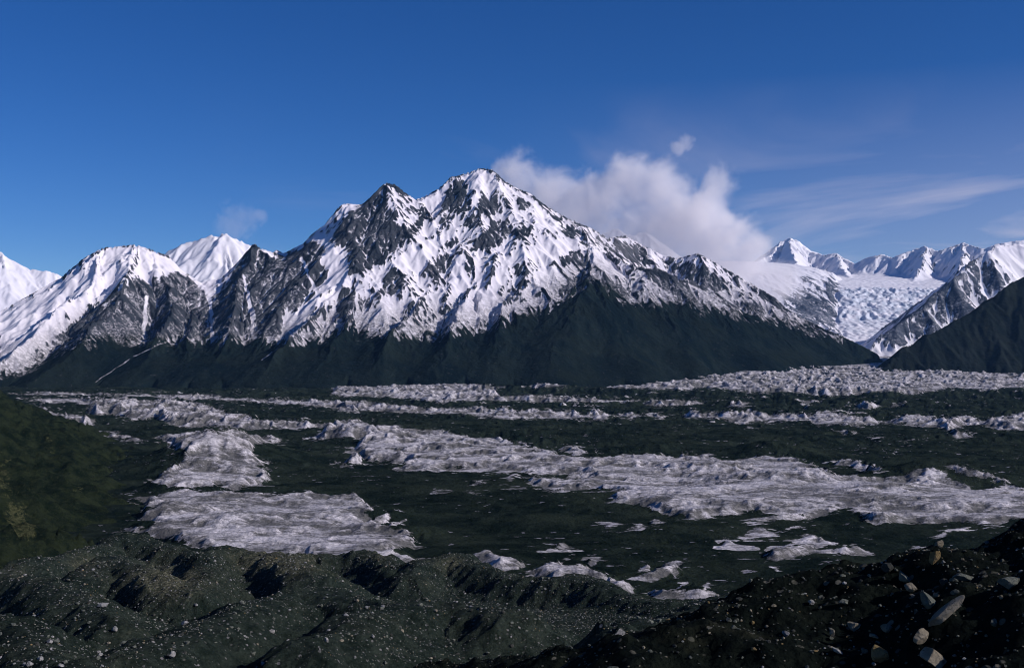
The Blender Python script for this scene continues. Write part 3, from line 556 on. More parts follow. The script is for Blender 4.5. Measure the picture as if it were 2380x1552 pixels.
m = M('glacier_ice_and_debris')
a = m.attr('ice'); dist = m.n('ShaderNodeSeparateXYZ'); m.l(m.geo.outputs['Position'], dist.inputs[0])
n_a = m.noise(26, 6, .68, (1.7, 1, 1), .4); n_b = m.noise(6, 4, .7, (1.6, 1, 1))
n_c = m.noise(70, 5, .6, (2.2, 1, 1), .6)
e = m.math('ADD', a, m.math('ADD', m.math('MULTIPLY', m.math('SUBTRACT', n_a, .5), m.math('MULTIPLY', m.attr('nb'), 3.2)), m.math('MULTIPLY', m.math('SUBTRACT', n_b, .5), 1.5)))
e = m.math('ADD', e, m.math('MULTIPLY', m.math('SUBTRACT', n_c, .5), m.math('MULTIPLY', m.attr('nb'), 2.8)))
strip = m.ramp(m.noise(34, 4, .6, (7, 1, 1), .8, .12), .60, .66)
e = m.math('ADD', e, m.math('MULTIPLY', m.math('MULTIPLY', strip, m.ramp(a, -.98, -.35)), 1.4))
f = m.ramp(e, -.03, .22)
streak = m.noise(9, 5, .7, (3.5, .8, 1), 1.2, .35)
broad = m.noise(60, 6, .66, (1.8, 1, 1), 1.0, .4)
fine = m.noise(2.6, 5, .75, (1.8, 1, 1))
dirt = m.math('ADD', m.math('MULTIPLY', m.ramp(streak, .42, .66), .55), m.math('MULTIPLY', m.ramp(broad, .44, .60), .62), clamp=True)
dirt = m.math('ADD', dirt, m.math('MULTIPLY', m.ramp(fine, .45, .68), .38), clamp=True)
cavs = m.ramp(m.attr('rib'), .1, -.7)
dirt = m.math('ADD', dirt, m.math('MULTIPLY', cavs, .75), clamp=True)
clean = m.mix(m.ramp(m.noise(40, 3), .4, .65), (.78, .745, .765), (.58, .56, .58))
icec = m.mix(dirt, clean, (.12, .118, .112))
vein = m.math('SUBTRACT', 1.0, m.ramp(m.vor(14, 'DISTANCE_TO_EDGE', 'Distance', (2.2, .7, 1)), .0, .09))
icec = m.mix(m.math('MULTIPLY', vein, .28), icec, (.06, .065, .07))
deb = m.mix(m.ramp(m.noise(30, 6, .65), .38, .66), (.0055, .0105, .0080), (.017, .025, .0185))
deb = m.mix(m.math('MULTIPLY', m.ramp(m.noise(110, 5, .6), .42, .66), .6), deb, (.030, .040, .027))
sp = m.ramp(m.noise(2.6, 3, .7), .66, .75)
deb = m.mix(m.math('MULTIPLY', sp, .4), deb, (.16, .16, .15))
spi = m.ramp(m.math('ADD', m.noise(11, 3, .7, (2.2, 1, 1)), m.math('MULTIPLY', m.noise(160, 2), .25)), .795, .815)
deb = m.mix(m.math('MULTIPLY', spi, .8), deb, (.36, .35, .39))
col = m.mix(f, deb, icec)
b1 = m.bump(m.noise(12, 8, .70, (1.5, 1, 1)), 6.5, .9)
b2 = m.bump(m.vor(3.5), 1.2, .5, b1)
MAT_GL = m.finish(col, .85, b2, m.math('MULTIPLY', f, .2))
glacier = mesh_grid('glacier', Xp, Yp, Zp, {'ice': icep, 'rib': ribp, 'nb': np.clip(1700 / Yp, .2, 1) ** 1.3}, MAT_GL)
tag(glacier, 'structure', 'broad glacier of grey-white ice hummocks between bands of dark rock debris')
print('glacier', time.time() - T0)

# ------------------------------------------------------------------ green hillside on the left
FOOT = [(-150, 500), (-250, 700), (-400, 1173), (-560, 1700), (-800, 2268), (-1429, 3300), (-2200, 4300), (-2700, 5200)]
X, Y = grid(-3200, -150, 500, 4600, 5)
fx = np.interp(Y, [p[1] for p in FOOT], [p[0] for p in FOOT])
d = (fx - X) * .86 + 45 * fbm(X, Y, 320, 3, 7)
H0 = -214 + np.maximum(d, 0) * .40 + np.maximum(d - 150, 0) * .12
H, rib = erode(H0, X, Y, 5, 170, 13, 5, 65, slope0=.4)
H = H + 2.6 * ridged(X, Y, 40, 4, 68, .6) * sstep(d, 0, 60)
gy, gx = np.gradient(H, 5)
m = M('hillside_scrub_and_outcrop')
n_ = m.noise(26, 8, .78)
c_ = m.mix(m.ramp(n_, .38, .62), (.006, .011, .0065), (.024, .033, .016))
c_ = m.mix(m.math('MULTIPLY', m.ramp(m.noise(5, 4, .7), .5, .7), .5), c_, (.009, .013, .009))
oc = m.ramp(m.math('ADD', m.attr('outcrop'), m.math('MULTIPLY', m.math('SUBTRACT', m.noise(9, 7, .8), .5), 2.2)), .42, .62)
rc = m.mix(m.ramp(m.noise(3, 5, .75), .38, .62), (.030, .038, .016), (.085, .088, .042))
c_ = m.mix(oc, c_, rc)
c_ = m.mix(m.math('MULTIPLY', m.ramp(m.noise(2.2, 4, .8), .55, .66), .5), c_, (.045, .052, .03))
b1 = m.bump(m.noise(9, 8, .75), 6, 1.0)
MAT_GREEN = m.finish(c_, .95, b1, .0)
px_ = CX + X / Y * F; py_ = HZ - H / Y * F
oc_ = blobs(px_, py_, [(40, 1200, 34, 50, .68), (70, 1240, 22, 25, .6), (5, 1120, 22, 40, .62), (10, 1060, 25, 30, .3), (120, 1040, 22, 35, .4), (180, 1140, 20, 18, .45), (110, 1010, 10, 15, .3)])
o = mesh_grid('hillside', X, Y, H, {'outcrop': oc_}, MAT_GREEN, d > -25)
tag(o, 'structure', 'dark green hillside with yellowish rock outcrops')
print('hillside', time.time() - T0)

# ------------------------------------------------------------------ foreground moraine
FG = [
 (1.9, [(60, 1300, 520), (150, 1288, 560), (240, 1262, 600), (295, 1236, 620), (340, 1252, 610), (430, 1274, 590), (510, 1300, 550)]),
 (1.9, [(430, 1370, 400), (480, 1320, 450), (530, 1268, 500), (560, 1270, 500), (600, 1278, 500), (660, 1292, 480), (730, 1330, 430)]),
 (1.9, [(640, 1290, 560), (700, 1290, 580), (780, 1286, 580), (830, 1277, 580), (900, 1300, 560), (960, 1330, 520)]),
 (1.9, [(940, 1335, 500), (1010, 1302, 530), (1055, 1288, 540), (1110, 1316, 520), (1200, 1343, 500), (1290, 1345, 490), (1350, 1336, 490), (1420, 1368, 460), (1500, 1392, 440), (1560, 1400, 430), (1640, 1400, 430), (1720, 1420, 420)]),
 (1.9, [(-80, 1320, 400), (0, 1325, 400), (90, 1340, 380), (180, 1400, 330), (240, 1450, 300)]),
 (1.9, [(150, 1370, 420), (200, 1330, 440), (260, 1290, 480), (330, 1325, 440), (400, 1375, 400)]),
 (2.2, [(300, 1520, 230), (450, 1460, 270), (600, 1400, 330), (740, 1362, 380), (860, 1395, 350), (960, 1420, 330)]),
 (2.2, [(700, 1500, 250), (800, 1440, 290), (900, 1410, 320), (1050, 1400, 340), (1150, 1420, 320)]),
 (1.9, [(1450, 1500, 190), (1550, 1455, 220), (1650, 1418, 260), (1740, 1384, 290), (1820, 1390, 290), (1900, 1425, 260), (2050, 1460, 230)]),
 (1.9, [(0, 1440, 250), (80, 1480, 230), (200, 1550, 200)]),
]
X, Y = grid(-420, 420, 60, 900, 1.0)
basey = np.interp(Y, [20, 60, 100, 200, 300, 400, 500, 600, 700, 800, 900], [-18, -32, -44, -70, -90, -103, -118, -150, -185, -215, -235]).astype(np.float32)
wx = X + 9 * fbm(X, Y, 50, 3, 1); wy = Y + 9 * fbm(X, Y, 50, 3, 2)
H = np.full(X.shape, -400, np.float32)
for k, pts in FG:
    q = [P(*p) for p in pts]
    for a, b in zip(q[:-1], q[1:]):
        ex, ey = b[0] - a[0], b[1] - a[1]; t = np.clip(((wx - a[0]) * ex + (wy - a[1]) * ey) / (ex * ex + ey * ey), 0, 1)
        dd = np.hypot(wx - a[0] - t * ex, wy - a[1] - t * ey)
        H = np.maximum(H, a[2] + t * (b[2] - a[2]) - dd / k * np.clip(dd / 14, .35, 1))
k_ = 6.0
H = np.maximum(H, basey) + k_ * .25 * np.clip(1 - np.abs(H - basey) / k_, 0, 1) ** 2
H = H + 2.6 * fbm(X, Y, 40, 5, 11, .58); H0 = H.copy()
H, rib = erode(H, X, Y, 1.0, 30, 1.15, 4, 85, slope0=.5)
H = H + .75 * ridged(X, Y, 9, 2, 88, .6) + .35 * fbm(X, Y, 3.2, 2, 89)
FGH = H
m = M('dark_gravel_moraine')
warm = m.ramp(m.noise(60, 3), .5, .68)
b_ = m.mix(m.ramp(m.noise(5, 6, .7), .38, .64), (.013, .022, .017), (.034, .047, .037))
b_ = m.mix(m.math('MULTIPLY', m.attr('warm'), .85), b_, m.mix(m.ramp(m.noise(1.6, 4, .75), .4, .62), (.045, .052, .032), (.15, .145, .095)))
v1 = m.vor(1.1, 'F1', 'Color'); sx_ = m.n('ShaderNodeSeparateColor'); m.l(v1, sx_.inputs[0])
wp = m.math('MULTIPLY', m.attr('warm'), m.ramp(m.vor(1.6), .50, .22))
b_ = m.mix(m.math('MULTIPLY', wp, m.ramp(m.noise(2.5, 4, .8), .42, .60)), b_, (.24, .235, .155))
peb = m.ramp(sx_.outputs[0], .86, .92)
dd_ = m.ramp(m.vor(1.1), .42, .30)
b_ = m.mix(m.math('MULTIPLY', m.math('MULTIPLY', peb, dd_), .8), b_, m.mix(sx_.outputs[1], (.10, .105, .09), (.34, .33, .33)))
grn = m.ramp(m.noise(1.2, 5, .8), .52, .66)
b_ = m.mix(m.math('MULTIPLY', grn, .5), b_, (.058, .072, .056))
n1_ = m.bump(m.noise(3.5, 9, .78), 2.6, 1.0); n2_ = m.bump(m.vor(1.1), .6, 1.0, n1_)
MAT_FG = m.finish(b_, .95, n2_, .03)
px_ = CX + X / Y * F; py_ = HZ - H / Y * F
warm_ = blobs(px_, py_, [(380, 1352, 85, 34, 1.2), (640, 1305, 85, 30, 1.2), (1050, 1310, 35, 18, .8), (890, 1292, 25, 12, .6), (200, 1310, 40, 20, .5), (420, 1330, 40, 20, .3), (30, 1320, 40, 20, .3)])
warm_ = np.clip(warm_ + .25 * fbm(X, Y, 30, 3, 5), 0, 1)
moraine = mesh_grid('moraine', X, Y, H, {'warm': warm_}, MAT_FG, (np.abs(X) < Y * .62 + 20))
tag(moraine, 'structure', 'dark hummocky moraine of gravel sloping down to the ice')
print('moraine', time.time() - T0)

# near bouldery crest on the right
NR = [(2620, 1120, 33), (2500, 1150, 34), (2420, 1180, 36), (2375, 1186, 36), (2335, 1222, 37), (2300, 1240, 38), (2268, 1262, 39), (2200, 1288, 41), (2150, 1288, 42), (2110, 1300, 43), (2085, 1335, 43), (2040, 1318, 46), (2008, 1325, 46), (1985, 1375, 46),
      (1930, 1420, 49), (1890, 1442, 51), (1830, 1455, 54), (1750, 1472, 60), (1600, 1490, 70), (1400, 1503, 80), (1200, 1512, 90), (1040, 1522, 96), (900, 1575, 100)]
gs = .16
X, Y = grid(-22, 44, 16, 112, gs)
wx = X + .9 * fbm(X, Y, 4, 3, 1) ; wy = Y + .9 * fbm(X, Y, 4, 3, 2)
H = np.full(X.shape, -400, np.float32); q = [P(*p) for p in NR]
for a, b in zip(q[:-1], q[1:]):
    ex, ey = b[0] - a[0], b[1] - a[1]; t = np.clip(((wx - a[0]) * ex + (wy - a[1]) * ey) / (ex * ex + ey * ey), 0, 1)
    dd = np.hypot(wx - a[0] - t * ex, wy - a[1] - t * ey); fr = (wy < a[1] + t * ey)
    H = np.maximum(H, a[2] + t * (b[2] - a[2]) - dd * np.where(fr, .30, .75))
H = H + 1.35 * fbm(X, Y, 6, 5, 11, .58) - .22 * ridged(X, Y, 2.4, 3, 13) - .10 * ridged(X, Y, .9, 3, 17)
NRH = H
m = M('dark_boulder_clay')
b_ = m.mix(m.ramp(m.noise(.9, 6, .7), .40, .66), (.0035, .006, .005), (.009, .0125, .009))
b_ = m.mix(m.ramp(m.noise(3.5, 4, .6), .62, .74), b_, (.022, .024, .015))
v1 = m.vor(.28, 'F1', 'Color'); sx_ = m.n('ShaderNodeSeparateColor'); m.l(v1, sx_.inputs[0])
b_ = m.mix(m.math('MULTIPLY', m.math('MULTIPLY', m.ramp(sx_.outputs[0], .86, .92), m.ramp(m.vor(.28), .42, .3)), .6), b_, m.mix(sx_.outputs[1], (.06, .065, .05), (.20, .19, .15)))
n1_ = m.bump(m.noise(.6, 7, .72), .30, 1.0); n2_ = m.bump(m.vor(.22), .10, .9, n1_)
MAT_NR = m.finish(b_, .95, n2_, .03)
near = mesh_grid('moraine_crest', X, Y, H, {}, MAT_NR, (X > -.5 * Y) & (np.abs(X) < Y * .62 + 4) & (H > -42))
tag(near, 'structure', 'nearest crest of dark lumpy moraine clay studded with stones')
print('near', time.time() - T0)

# ------------------------------------------------------------------ stones
def ground(X, Y):
    z1 = sample(FGH, -420, 60, 1.0, X, Y)
    inn = (X > -22) & (X < 44) & (Y > 16) & (Y < 112)
    z2 = np.where(inn, sample(NRH, -22, 16, gs, X, Y), -400)
    z1 = np.where(Y < 61, -400, z1)
    return np.maximum(z1, z2), z2 > z1
def hit(px, py):
    D = np.concatenate([np.arange(22, 112, .08), np.arange(112, 880, .5)])
    X = (px - CX) / F * D; zr = (HZ - py) / F * D; g, n = ground(X, D)
    i = int(np.argmax(g > zr)) if (g > zr).any() else -1
    return X[i], D[i], g[i], bool(n[i])
def ico(sub):
    import bmesh
    bm = bmesh.new(); bmesh.ops.create_icosphere(bm, subdivisions=sub, radius=1)
    v = np.array([x.co[:] for x in bm.verts]); f_ = np.array([[q.index for q in p.verts] for p in bm.faces]); bm.free(); return v, f_
def rock_shape(sub, seed, cuts=20, lump=.05):
    r = np.random.default_rng(seed); v, f_ = ico(sub)
    for _ in range(cuts):                                   # planar breaks
        n_ = r.normal(size=3); n_ /= np.linalg.norm(n_); h = r.uniform(.44, .76); d_ = v @ n_
        v = v - np.outer(np.maximum(d_ - h, 0), n_)
    k = r.normal(size=(5, 3)) * 2.6; ph = r.uniform(0, 6, 5)
    s_ = sum(np.sin(v @ k[i] + ph[i]) for i in range(5)) / 5
    k2 = r.normal(size=(6, 3)) * 8; s2 = sum(np.sin(v @ k2[i] + ph[i % 5]) for i in range(6)) / 6
    v = v * (1 + lump * s_ + .035 * s2)[:, None]
    return v, f_
def mk_mesh(name, v, f_, mat, smooth=False):
    me = bpy.data.meshes.new(name); me.vertices.add(len(v)); me.vertices.foreach_set('co', v.astype(np.float32).reshape(-1))
    nq = len(f_); me.loops.add(nq * 3); me.loops.foreach_set('vertex_index', f_.reshape(-1).astype(np.int32)); me.polygons.add(nq)
    me.polygons.foreach_set('loop_start', np.arange(0, nq * 3, 3, dtype=np.int32)); me.polygons.foreach_set('use_smooth', np.full(nq, smooth)); me.update(); me.materials.append(mat); return me
def stone_mat(name, c1, c2, c3, scale=1.0):
    m = M(name); tcn = m.n('ShaderNodeTexCoord')
    def nz(s_, det=5, r=.65):
        t = m.n('ShaderNodeTexNoise'); t.inputs['Scale'].default_value = s_; t.inputs['Detail'].default_value = det; t.inputs['Roughness'].default_value = r
        m.l(tcn.outputs['Object'], t.inputs['Vector']); return t.outputs[0]
    c = m.mix(m.ramp(nz(1.6), .38, .62), c1, c2); c = m.mix(m.math('MULTIPLY', m.ramp(nz(7), .52, .66), .75), c, c3)
    return m.finish(c, .88, m.bump(nz(5, 7, .7), .25, .8), .2)
S_TAN = stone_mat('tan_stone', (.16, .14, .10), (.27, .24, .18), (.05, .05, .035))
S_PALE = stone_mat('pale_stone', (.16, .168, .16), (.33, .32, .31), (.07, .078, .07))
S_GREY = stone_mat('grey_green_stone', (.085, .095, .080), (.15, .16, .13), (.04, .045, .035))
S_OCH = stone_mat('ochre_stone', (.15, .11, .045), (.24, .17, .08), (.05, .05, .03))
S_DARK = stone_mat('dark_stone', (.03, .034, .030), (.06, .062, .052), (.015, .016, .014))
def boulder(px, py, wpx, hpx, mat, label, seed, tilt=0, roll=0, depth=.8, sub=4, sink=.32, group=None):
    x, y, z, nr_ = hit(px, py + hpx * .35)
    s_ = y / F; v, f_ = rock_shape(sub, seed)
    v = v * np.array([wpx * .5 * s_ * 1.12, wpx * .5 * s_ * depth, hpx * .5 * s_ * 1.12])
    me = mk_mesh('boulder', v, f_, mat, False); o = bpy.data.objects.new('boulder', me); C.objects.link(o)
    o.rotation_euler = (0, tilt, roll); o.location = (x, y - .1 * wpx * s_, z + hpx * .5 * s_ * (1 - sink))
    return tag(o, None, label, 'boulder', group)
# near crest
boulder(2185, 1425, 124, 30, S_TAN, 'long tan slab of rock lying aslant on the dark crest', 1, math.radians(-42), 0, .5)
boulder(2140, 1478, 48, 44, S_TAN, 'blunt speckled tan boulder at the lower end of the long slab', 2, .2, .3)
boulder(2165, 1525, 90, 50, S_TAN, 'large rounded pinkish tan boulder below the long slab', 3, math.radians(28), 0, .7)
boulder(2040, 1520, 66, 52, S_OCH, 'wedge-shaped ochre and green boulder left of the large rounded one', 4, math.radians(35), 0, .6)
boulder(1932, 1470, 20, 24, S_TAN, 'small round cream boulder alone on dark ground', 5, .1)
boulder(1945, 1512, 46, 11, S_PALE, 'thin pale sliver of rock below the round cream boulder', 6, math.radians(32), 0, .6)
boulder(2112, 1366, 44, 28, S_TAN, 'pale tan boulder under a green clump near the crest', 7, math.radians(20))
boulder(2098, 1342, 40, 30, S_GREY, 'grey-green knobbly boulder above the pale tan one', 8, math.radians(40))
boulder(2155, 1402, 64, 34, S_GREY, 'smooth grey slanting slab face under the pale tan boulder', 9, math.radians(45), 0, .4)
boulder(2168, 1300, 26, 44, S_OCH, 'yellowish boulder high on the crest against the ice', 10, .3)
boulder(1958, 1398, 30, 20, S_GREY, 'rounded grey-green boulder on the left end of the near crest', 11)
boulder(2345, 1352, 60, 34, S_GREY, 'broad mossy grey boulder near the frame edge', 12, -.3)
boulder(2235, 1340, 56, 22, S_GREY, 'low flat grey-green boulder with pale knobs on top', 13)
boulder(1885, 1398, 16, 16, S_PALE, 'small pinkish white boulder on the skyline of the crest', 14)
boulder(2060, 1462, 34, 22, S_GREY, 'angular grey boulder between the ochre wedge and the tan slab', 15, .3)
boulder(2028, 1478, 30, 12, S_TAN, 'flat pale tan stone above the ochre wedge', 16, .3)
# mid moraine
boulder(402, 1523, 20, 20, S_PALE, 'square-cut pale pink boulder in the lower left moraine', 21)
boulder(430, 1447, 20, 11, S_PALE, 'flat pale green-white boulder above the square-cut one', 22, -.4)
boulder(635, 1465, 18, 15, S_PALE, 'forked white boulder in the middle of the moraine', 23)
boulder(242, 1402, 34, 14, S_PALE, 'wide bluish white slab on the left moraine', 24)
boulder(270, 1463, 14, 16, S_PALE, 'upright white boulder below the wide bluish slab', 25, .5)
boulder(120, 1490, 20, 12, S_PALE, 'pale pink boulder at the end of a stony line', 26)
boulder(60, 1540, 14, 10, S_PALE, 'light boulder at the bottom left corner', 27)
boulder(145, 1543, 22, 9, S_PALE, 'flat white boulder with a pink face near the bottom left', 28, .5)
boulder(760, 1485, 13, 16, S_PALE, 'upright pair-like pale boulder right of the forked white one', 29)
boulder(868, 1480, 11, 11, S_PALE, 'small bright white boulder alone on dark gravel', 30)

# scattered stones: on-screen density with position drawn in picture-neutral ground coordinates
def scatter(n, ymin, ymax, smin, smax, seed, near_only=None):
    r = np.random.default_rng(seed); Yq = np.sqrt(r.uniform(ymin ** 2, ymax ** 2, n)) if near_only is None else r.uniform(ymin, ymax, n)
    Xq = r.uniform(-.52, .52, n) * Yq
    z, isn = ground(Xq, Yq)
    size = smin * (1 - r.uniform(0, 1, n)) ** (-1 / 2.6); size = np.minimum(size, smax)
    return Xq, Yq, z, isn, size, r
mats = [S_PALE, S_TAN, S_GREY, S_DARK, S_OCH]
A = scatter(110000, 100, 720, .22, 1.25, 5)
B = scatter(34000, 24, 112, .045, .42, 6, True)
Xq = np.concatenate([A[0], B[0]]); Yq = np.concatenate([A[1], B[1]]); Zq = np.concatenate([A[2], B[2]]); isn = np.concatenate([A[3], B[3]]); Sq = np.concatenate([A[4], B[4]])
r = np.random.default_rng(9)
ok = (np.concatenate([np.zeros(len(A[0]), bool), np.ones(len(B[0]), bool)]) == isn) & (Zq > -190)
pyq = HZ - Zq / Yq * F; pxq = CX + Xq / Yq * F
cl = fbm(Xq, Yq, 40, 2, 3) + .6 * fbm(Xq, Yq, 9, 2, 4)
ok &= (pyq > 1180) & (pyq < 1590) & (cl > -.25 + .5 * (r.uniform(size=len(Xq)) - .5))
Xq, Yq, Zq, isn, Sq, pxq, pyq = [a_[ok] for a_ in (Xq, Yq, Zq, isn, Sq, pxq, pyq)]
kind = np.where(isn, r.choice(5, len(Xq), p=[.10, .14, .34, .34, .08]), r.choice(5, len(Xq), p=[.22, .10, .40, .26, .02]))
scr = Sq / Yq * F
order = np.argsort(-scr); big = set(order[:270].tolist())
protos = {k: [mk_mesh('boulder', *rock_shape(3, 100 + k * 10 + j), mats[k]) for j in range(4)] for k in range(5)}
LBL = ['small pale grey angular stone scattered on the dark moraine', 'small tan angular stone scattered on the dark moraine', 'small grey-green angular stone scattered on the dark moraine',
       'small blackish angular stone scattered on the dark moraine', 'small ochre angular stone scattered on the dark moraine']
GRP = ['pale stones on the moraine', 'tan stones on the moraine', 'grey-green stones on the moraine', 'blackish stones on the moraine', 'ochre stones on the moraine']
for i in order[:270]:
    k = int(kind[i]); o = bpy.data.objects.new('boulder', protos[k][int(r.integers(4))]); C.objects.link(o)
    s_ = float(Sq[i]) * .62; o.scale = (s_ * r.uniform(.8, 1.25), s_ * r.uniform(.7, 1.1), s_ * r.uniform(.55, .9))
    o.rotation_euler = (r.uniform(-.4, .4), r.uniform(-.4, .4), r.uniform(0, 6.28)); o.location = (float(Xq[i]), float(Yq[i]), float(Zq[i]) + s_ * .25)
    tag(o, None, LBL[k], 'boulder', GRP[k])
small = order[270:]
lib = [rock_shape(0, 300 + j, 3, .1) for j in range(6)]
for k, nm in enumerate(['pale', 'tan', 'grey', 'dark', 'ochre']):
    ii = small[kind[small] == k]
    if len(ii) == 0: continue
    vs = []; fs = []; off = 0
    for i in ii:
        v, f_ = lib[int(r.integers(6))]; s_ = Sq[i] * .62; an = r.uniform(0, 6.28)
        v = v * np.array([s_ * r.uniform(.7, 1.3), s_ * r.uniform(.7, 1.1), s_ * r.uniform(.5, .9)])
        ca, sa = math.cos(an), math.sin(an); v = np.stack([v[:, 0] * ca - v[:, 1] * sa, v[:, 0] * sa + v[:, 1] * ca, v[:, 2]], -1) + (Xq[i], Yq[i], Zq[i] + s_ * .25)
        vs.append(v); fs.append(f_ + off); off += len(v)
    o = bpy.data.objects.new('gravel', mk_mesh('gravel', np.concatenate(vs), np.concatenate(fs), mats[k])); C.objects.link(o)
    tag(o, 'stuff', '%s gravel and small stones strewn over the dark moraine' % ('grey-green' if nm == 'grey' else nm), 'gravel')
print('stones', time.time() - T0, len(small))

# ------------------------------------------------------------------ clouds
def cloud_mat(name, dens):
    m = bpy.data.materials.new(name); m.use_nodes = True; t = m.node_tree; t.nodes.clear()
    o = t.nodes.new('ShaderNodeOutputMaterial'); v = t.nodes.new('ShaderNodeVolumePrincipled')
    v.inputs['Color'].default_value = (.999, .985, .992, 1); v.inputs['Density'].default_value = dens; v.inputs['Density Attribute'].default_value = 'density'
    v.inputs['Anisotropy'].default_value = .0
    t.links.new(v.outputs[0], o.inputs['Volume']); return m
def make_cloud(label, blobs_, D, pad, res, dens, nsize, namp, thr, squash=1.0):
    """blobs_: (px, py, radius_x px, radius_y px, depth offset m)"""
    cs = []
    for (px, py, rx, ry, dd) in blobs_:
        x, y, z = P(px, py, D + dd); cs.append((x, y, z, rx / F * D, ry / F * D, max(rx, ry) / F * D * .9))
    lo = [min(c[i] - c[i + 3] for c in cs) - pad for i in range(3)]; hi = [max(c[i] + c[i + 3] for c in cs) + pad for i in range(3)]
    ctr = [(a_ + b_) / 2 for a_, b_ in zip(lo, hi)]
    mat = cloud_mat('cloud_vapour', dens)
    me = bpy.data.volumes.new('cloud'); me.materials.append(mat)
    o = bpy.data.objects.new('cloud', me); C.objects.link(o); o.location = ctr
    ng = bpy.data.node_groups.new('cloud_shape', 'GeometryNodeTree')
    ng.interface.new_socket('Geometry', in_out='OUTPUT', socket_type='NodeSocketGeometry')
    N_ = ng.nodes.new; L_ = ng.links.new
    def mt(op, a_, b_=None, clamp=False):
        q_ = N_('ShaderNodeMath'); q_.operation = op; q_.use_clamp = clamp
        for i, v_ in enumerate((a_, b_)):
            if v_ is None: continue
            if isinstance(v_, (int, float)): q_.inputs[i].default_value = v_
            else: L_(v_, q_.inputs[i])
        return q_.outputs[0]
    pos = N_('GeometryNodeInputPosition').outputs[0]; field = None
    for c in cs:
        s1 = N_('ShaderNodeVectorMath'); s1.operation = 'SUBTRACT'; L_(pos, s1.inputs[0]); s1.inputs[1].default_value = [c[i] - ctr[i] for i in range(3)]
        s2 = N_('ShaderNodeVectorMath'); s2.operation = 'DIVIDE'; L_(s1.outputs[0], s2.inputs[0]); s2.inputs[1].default_value = c[3:6]
        s3 = N_('ShaderNodeVectorMath'); s3.operation = 'LENGTH'; L_(s2.outputs[0], s3.inputs[0])
        fi = mt('SUBTRACT', 1.0, s3.outputs['Value'])
        if field is None: field = fi
        else:
            q_ = N_('ShaderNodeMath'); q_.operation = 'SMOOTH_MAX'; L_(field, q_.inputs[0]); L_(fi, q_.inputs[1]); q_.inputs[2].default_value = .18; field = q_.outputs[0]
    nz = N_('ShaderNodeTexNoise'); nz.inputs['Scale'].default_value = 1 / nsize; nz.inputs['Detail'].default_value = 6; nz.inputs['Roughness'].default_value = .70; nz.inputs['Distortion'].default_value = .5
    L_(pos, nz.inputs['Vector'])
    tot = mt('ADD', field, mt('MULTIPLY', mt('SUBTRACT', nz.outputs[0], .5), namp))
    mr = N_('ShaderNodeMapRange'); mr.interpolation_type = 'SMOOTHSTEP'; L_(tot, mr.inputs['Value']); mr.inputs['From Min'].default_value = thr; mr.inputs['From Max'].default_value = thr + .55
    vc = N_('GeometryNodeVolumeCube'); L_(mr.outputs['Result'], vc.inputs['Density'])
    vc.inputs['Min'].default_value = [lo[i] - ctr[i] for i in range(3)]; vc.inputs['Max'].default_value = [hi[i] - ctr[i] for i in range(3)]
    for i, n_ in enumerate(('X', 'Y', 'Z')): vc.inputs['Resolution ' + n_].default_value = max(8, int((hi[i] - lo[i]) / res))
    sm = N_('GeometryNodeSetMaterial'); sm.inputs['Material'].default_value = mat; L_(vc.outputs[0], sm.inputs[0])
    go = N_('NodeGroupOutput'); L_(sm.outputs[0], go.inputs[0])
    md = o.modifiers.new('cloud_shape', 'NODES'); md.node_group = ng
    return tag(o, None, label, 'cloud')
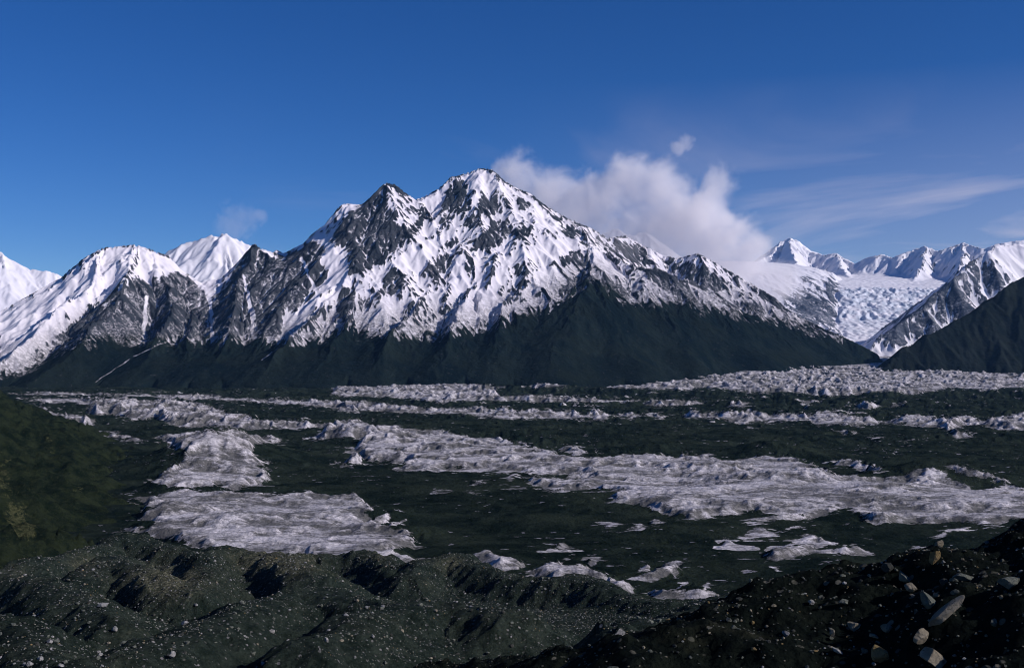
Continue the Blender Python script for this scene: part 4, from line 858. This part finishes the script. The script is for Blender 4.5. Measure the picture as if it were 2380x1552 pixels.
make_cloud('large pinkish white cumulus bank trailing off the summit to the right',
    [(1165, 412, 40, 22, 0), (1200, 425, 75, 60, 0), (1310, 500, 90, 50, 0), (1420, 530, 80, 40, 0), (1270, 455, 85, 70, 0), (1340, 480, 90, 60, 0), (1400, 470, 90, 70, 0), (1470, 430, 80, 70, 0), (1530, 438, 85, 65, 0), (1590, 500, 110, 80, 0), (1670, 430, 60, 42, 0),
     (1560, 540, 120, 70, 0), (1660, 560, 90, 80, 0), (1700, 610, 80, 55, 0), (1480, 520, 110, 50, 0), (1795, 655, 75, 38, 0), (1740, 600, 70, 60, 0)], 8300, 90, 15, .0075, 260, 2.7, .0)
make_cloud('thin veil of cloud drifting across the ridge right of the summit', [(1390, 555, 60, 22, 0), (1450, 575, 60, 18, 0)], 6700, 60, 16, .0025, 160, 1.5, .1)
make_cloud('small isolated puff of cloud above the large cloud bank', [(1578, 342, 22, 18, 0), (1594, 331, 26, 12, 0), (1604, 325, 16, 8, 0)], 8300, 40, 10, .0075, 110, 2.1, .0)
make_cloud('small faint pinkish wisp of cloud left of the peaks', [(545, 518, 60, 9, 0), (575, 506, 40, 9, 0), (600, 500, 22, 9, 0)], 9200, 40, 11, .0048, 140, 2.0, .0)
print('clouds', time.time() - T0)

# ------------------------------------------------------------------ haze
def box(name, lo, hi, mat):
    v = [(x, y, z) for x in (lo[0], hi[0]) for y in (lo[1], hi[1]) for z in (lo[2], hi[2])]
    f_ = [(0, 1, 3, 2), (4, 6, 7, 5), (0, 4, 5, 1), (2, 3, 7, 6), (0, 2, 6, 4), (1, 5, 7, 3)]
    me = bpy.data.meshes.new(name); me.from_pydata(v, [], f_); me.materials.append(mat); o = bpy.data.objects.new(name, me); C.objects.link(o); return o
HAZE = True
if HAZE:
    hm = bpy.data.materials.new('haze_air'); hm.use_nodes = True; t = hm.node_tree; t.nodes.clear()
    o_ = t.nodes.new('ShaderNodeOutputMaterial'); v_ = t.nodes.new('ShaderNodeVolumePrincipled')
    v_.inputs['Color'].default_value = (.25, .55, 1.0, 1); v_.inputs['Density'].default_value = 7.5e-6; v_.inputs['Anisotropy'].default_value = 0.0
    t.links.new(v_.outputs[0], o_.inputs['Volume'])
    hz = box('haze', (-7200, -60, -420), (9600, 17800, 2100), hm); tag(hz, 'stuff', 'thin bluish haze over the valley', 'haze')
print('total', time.time() - T0)
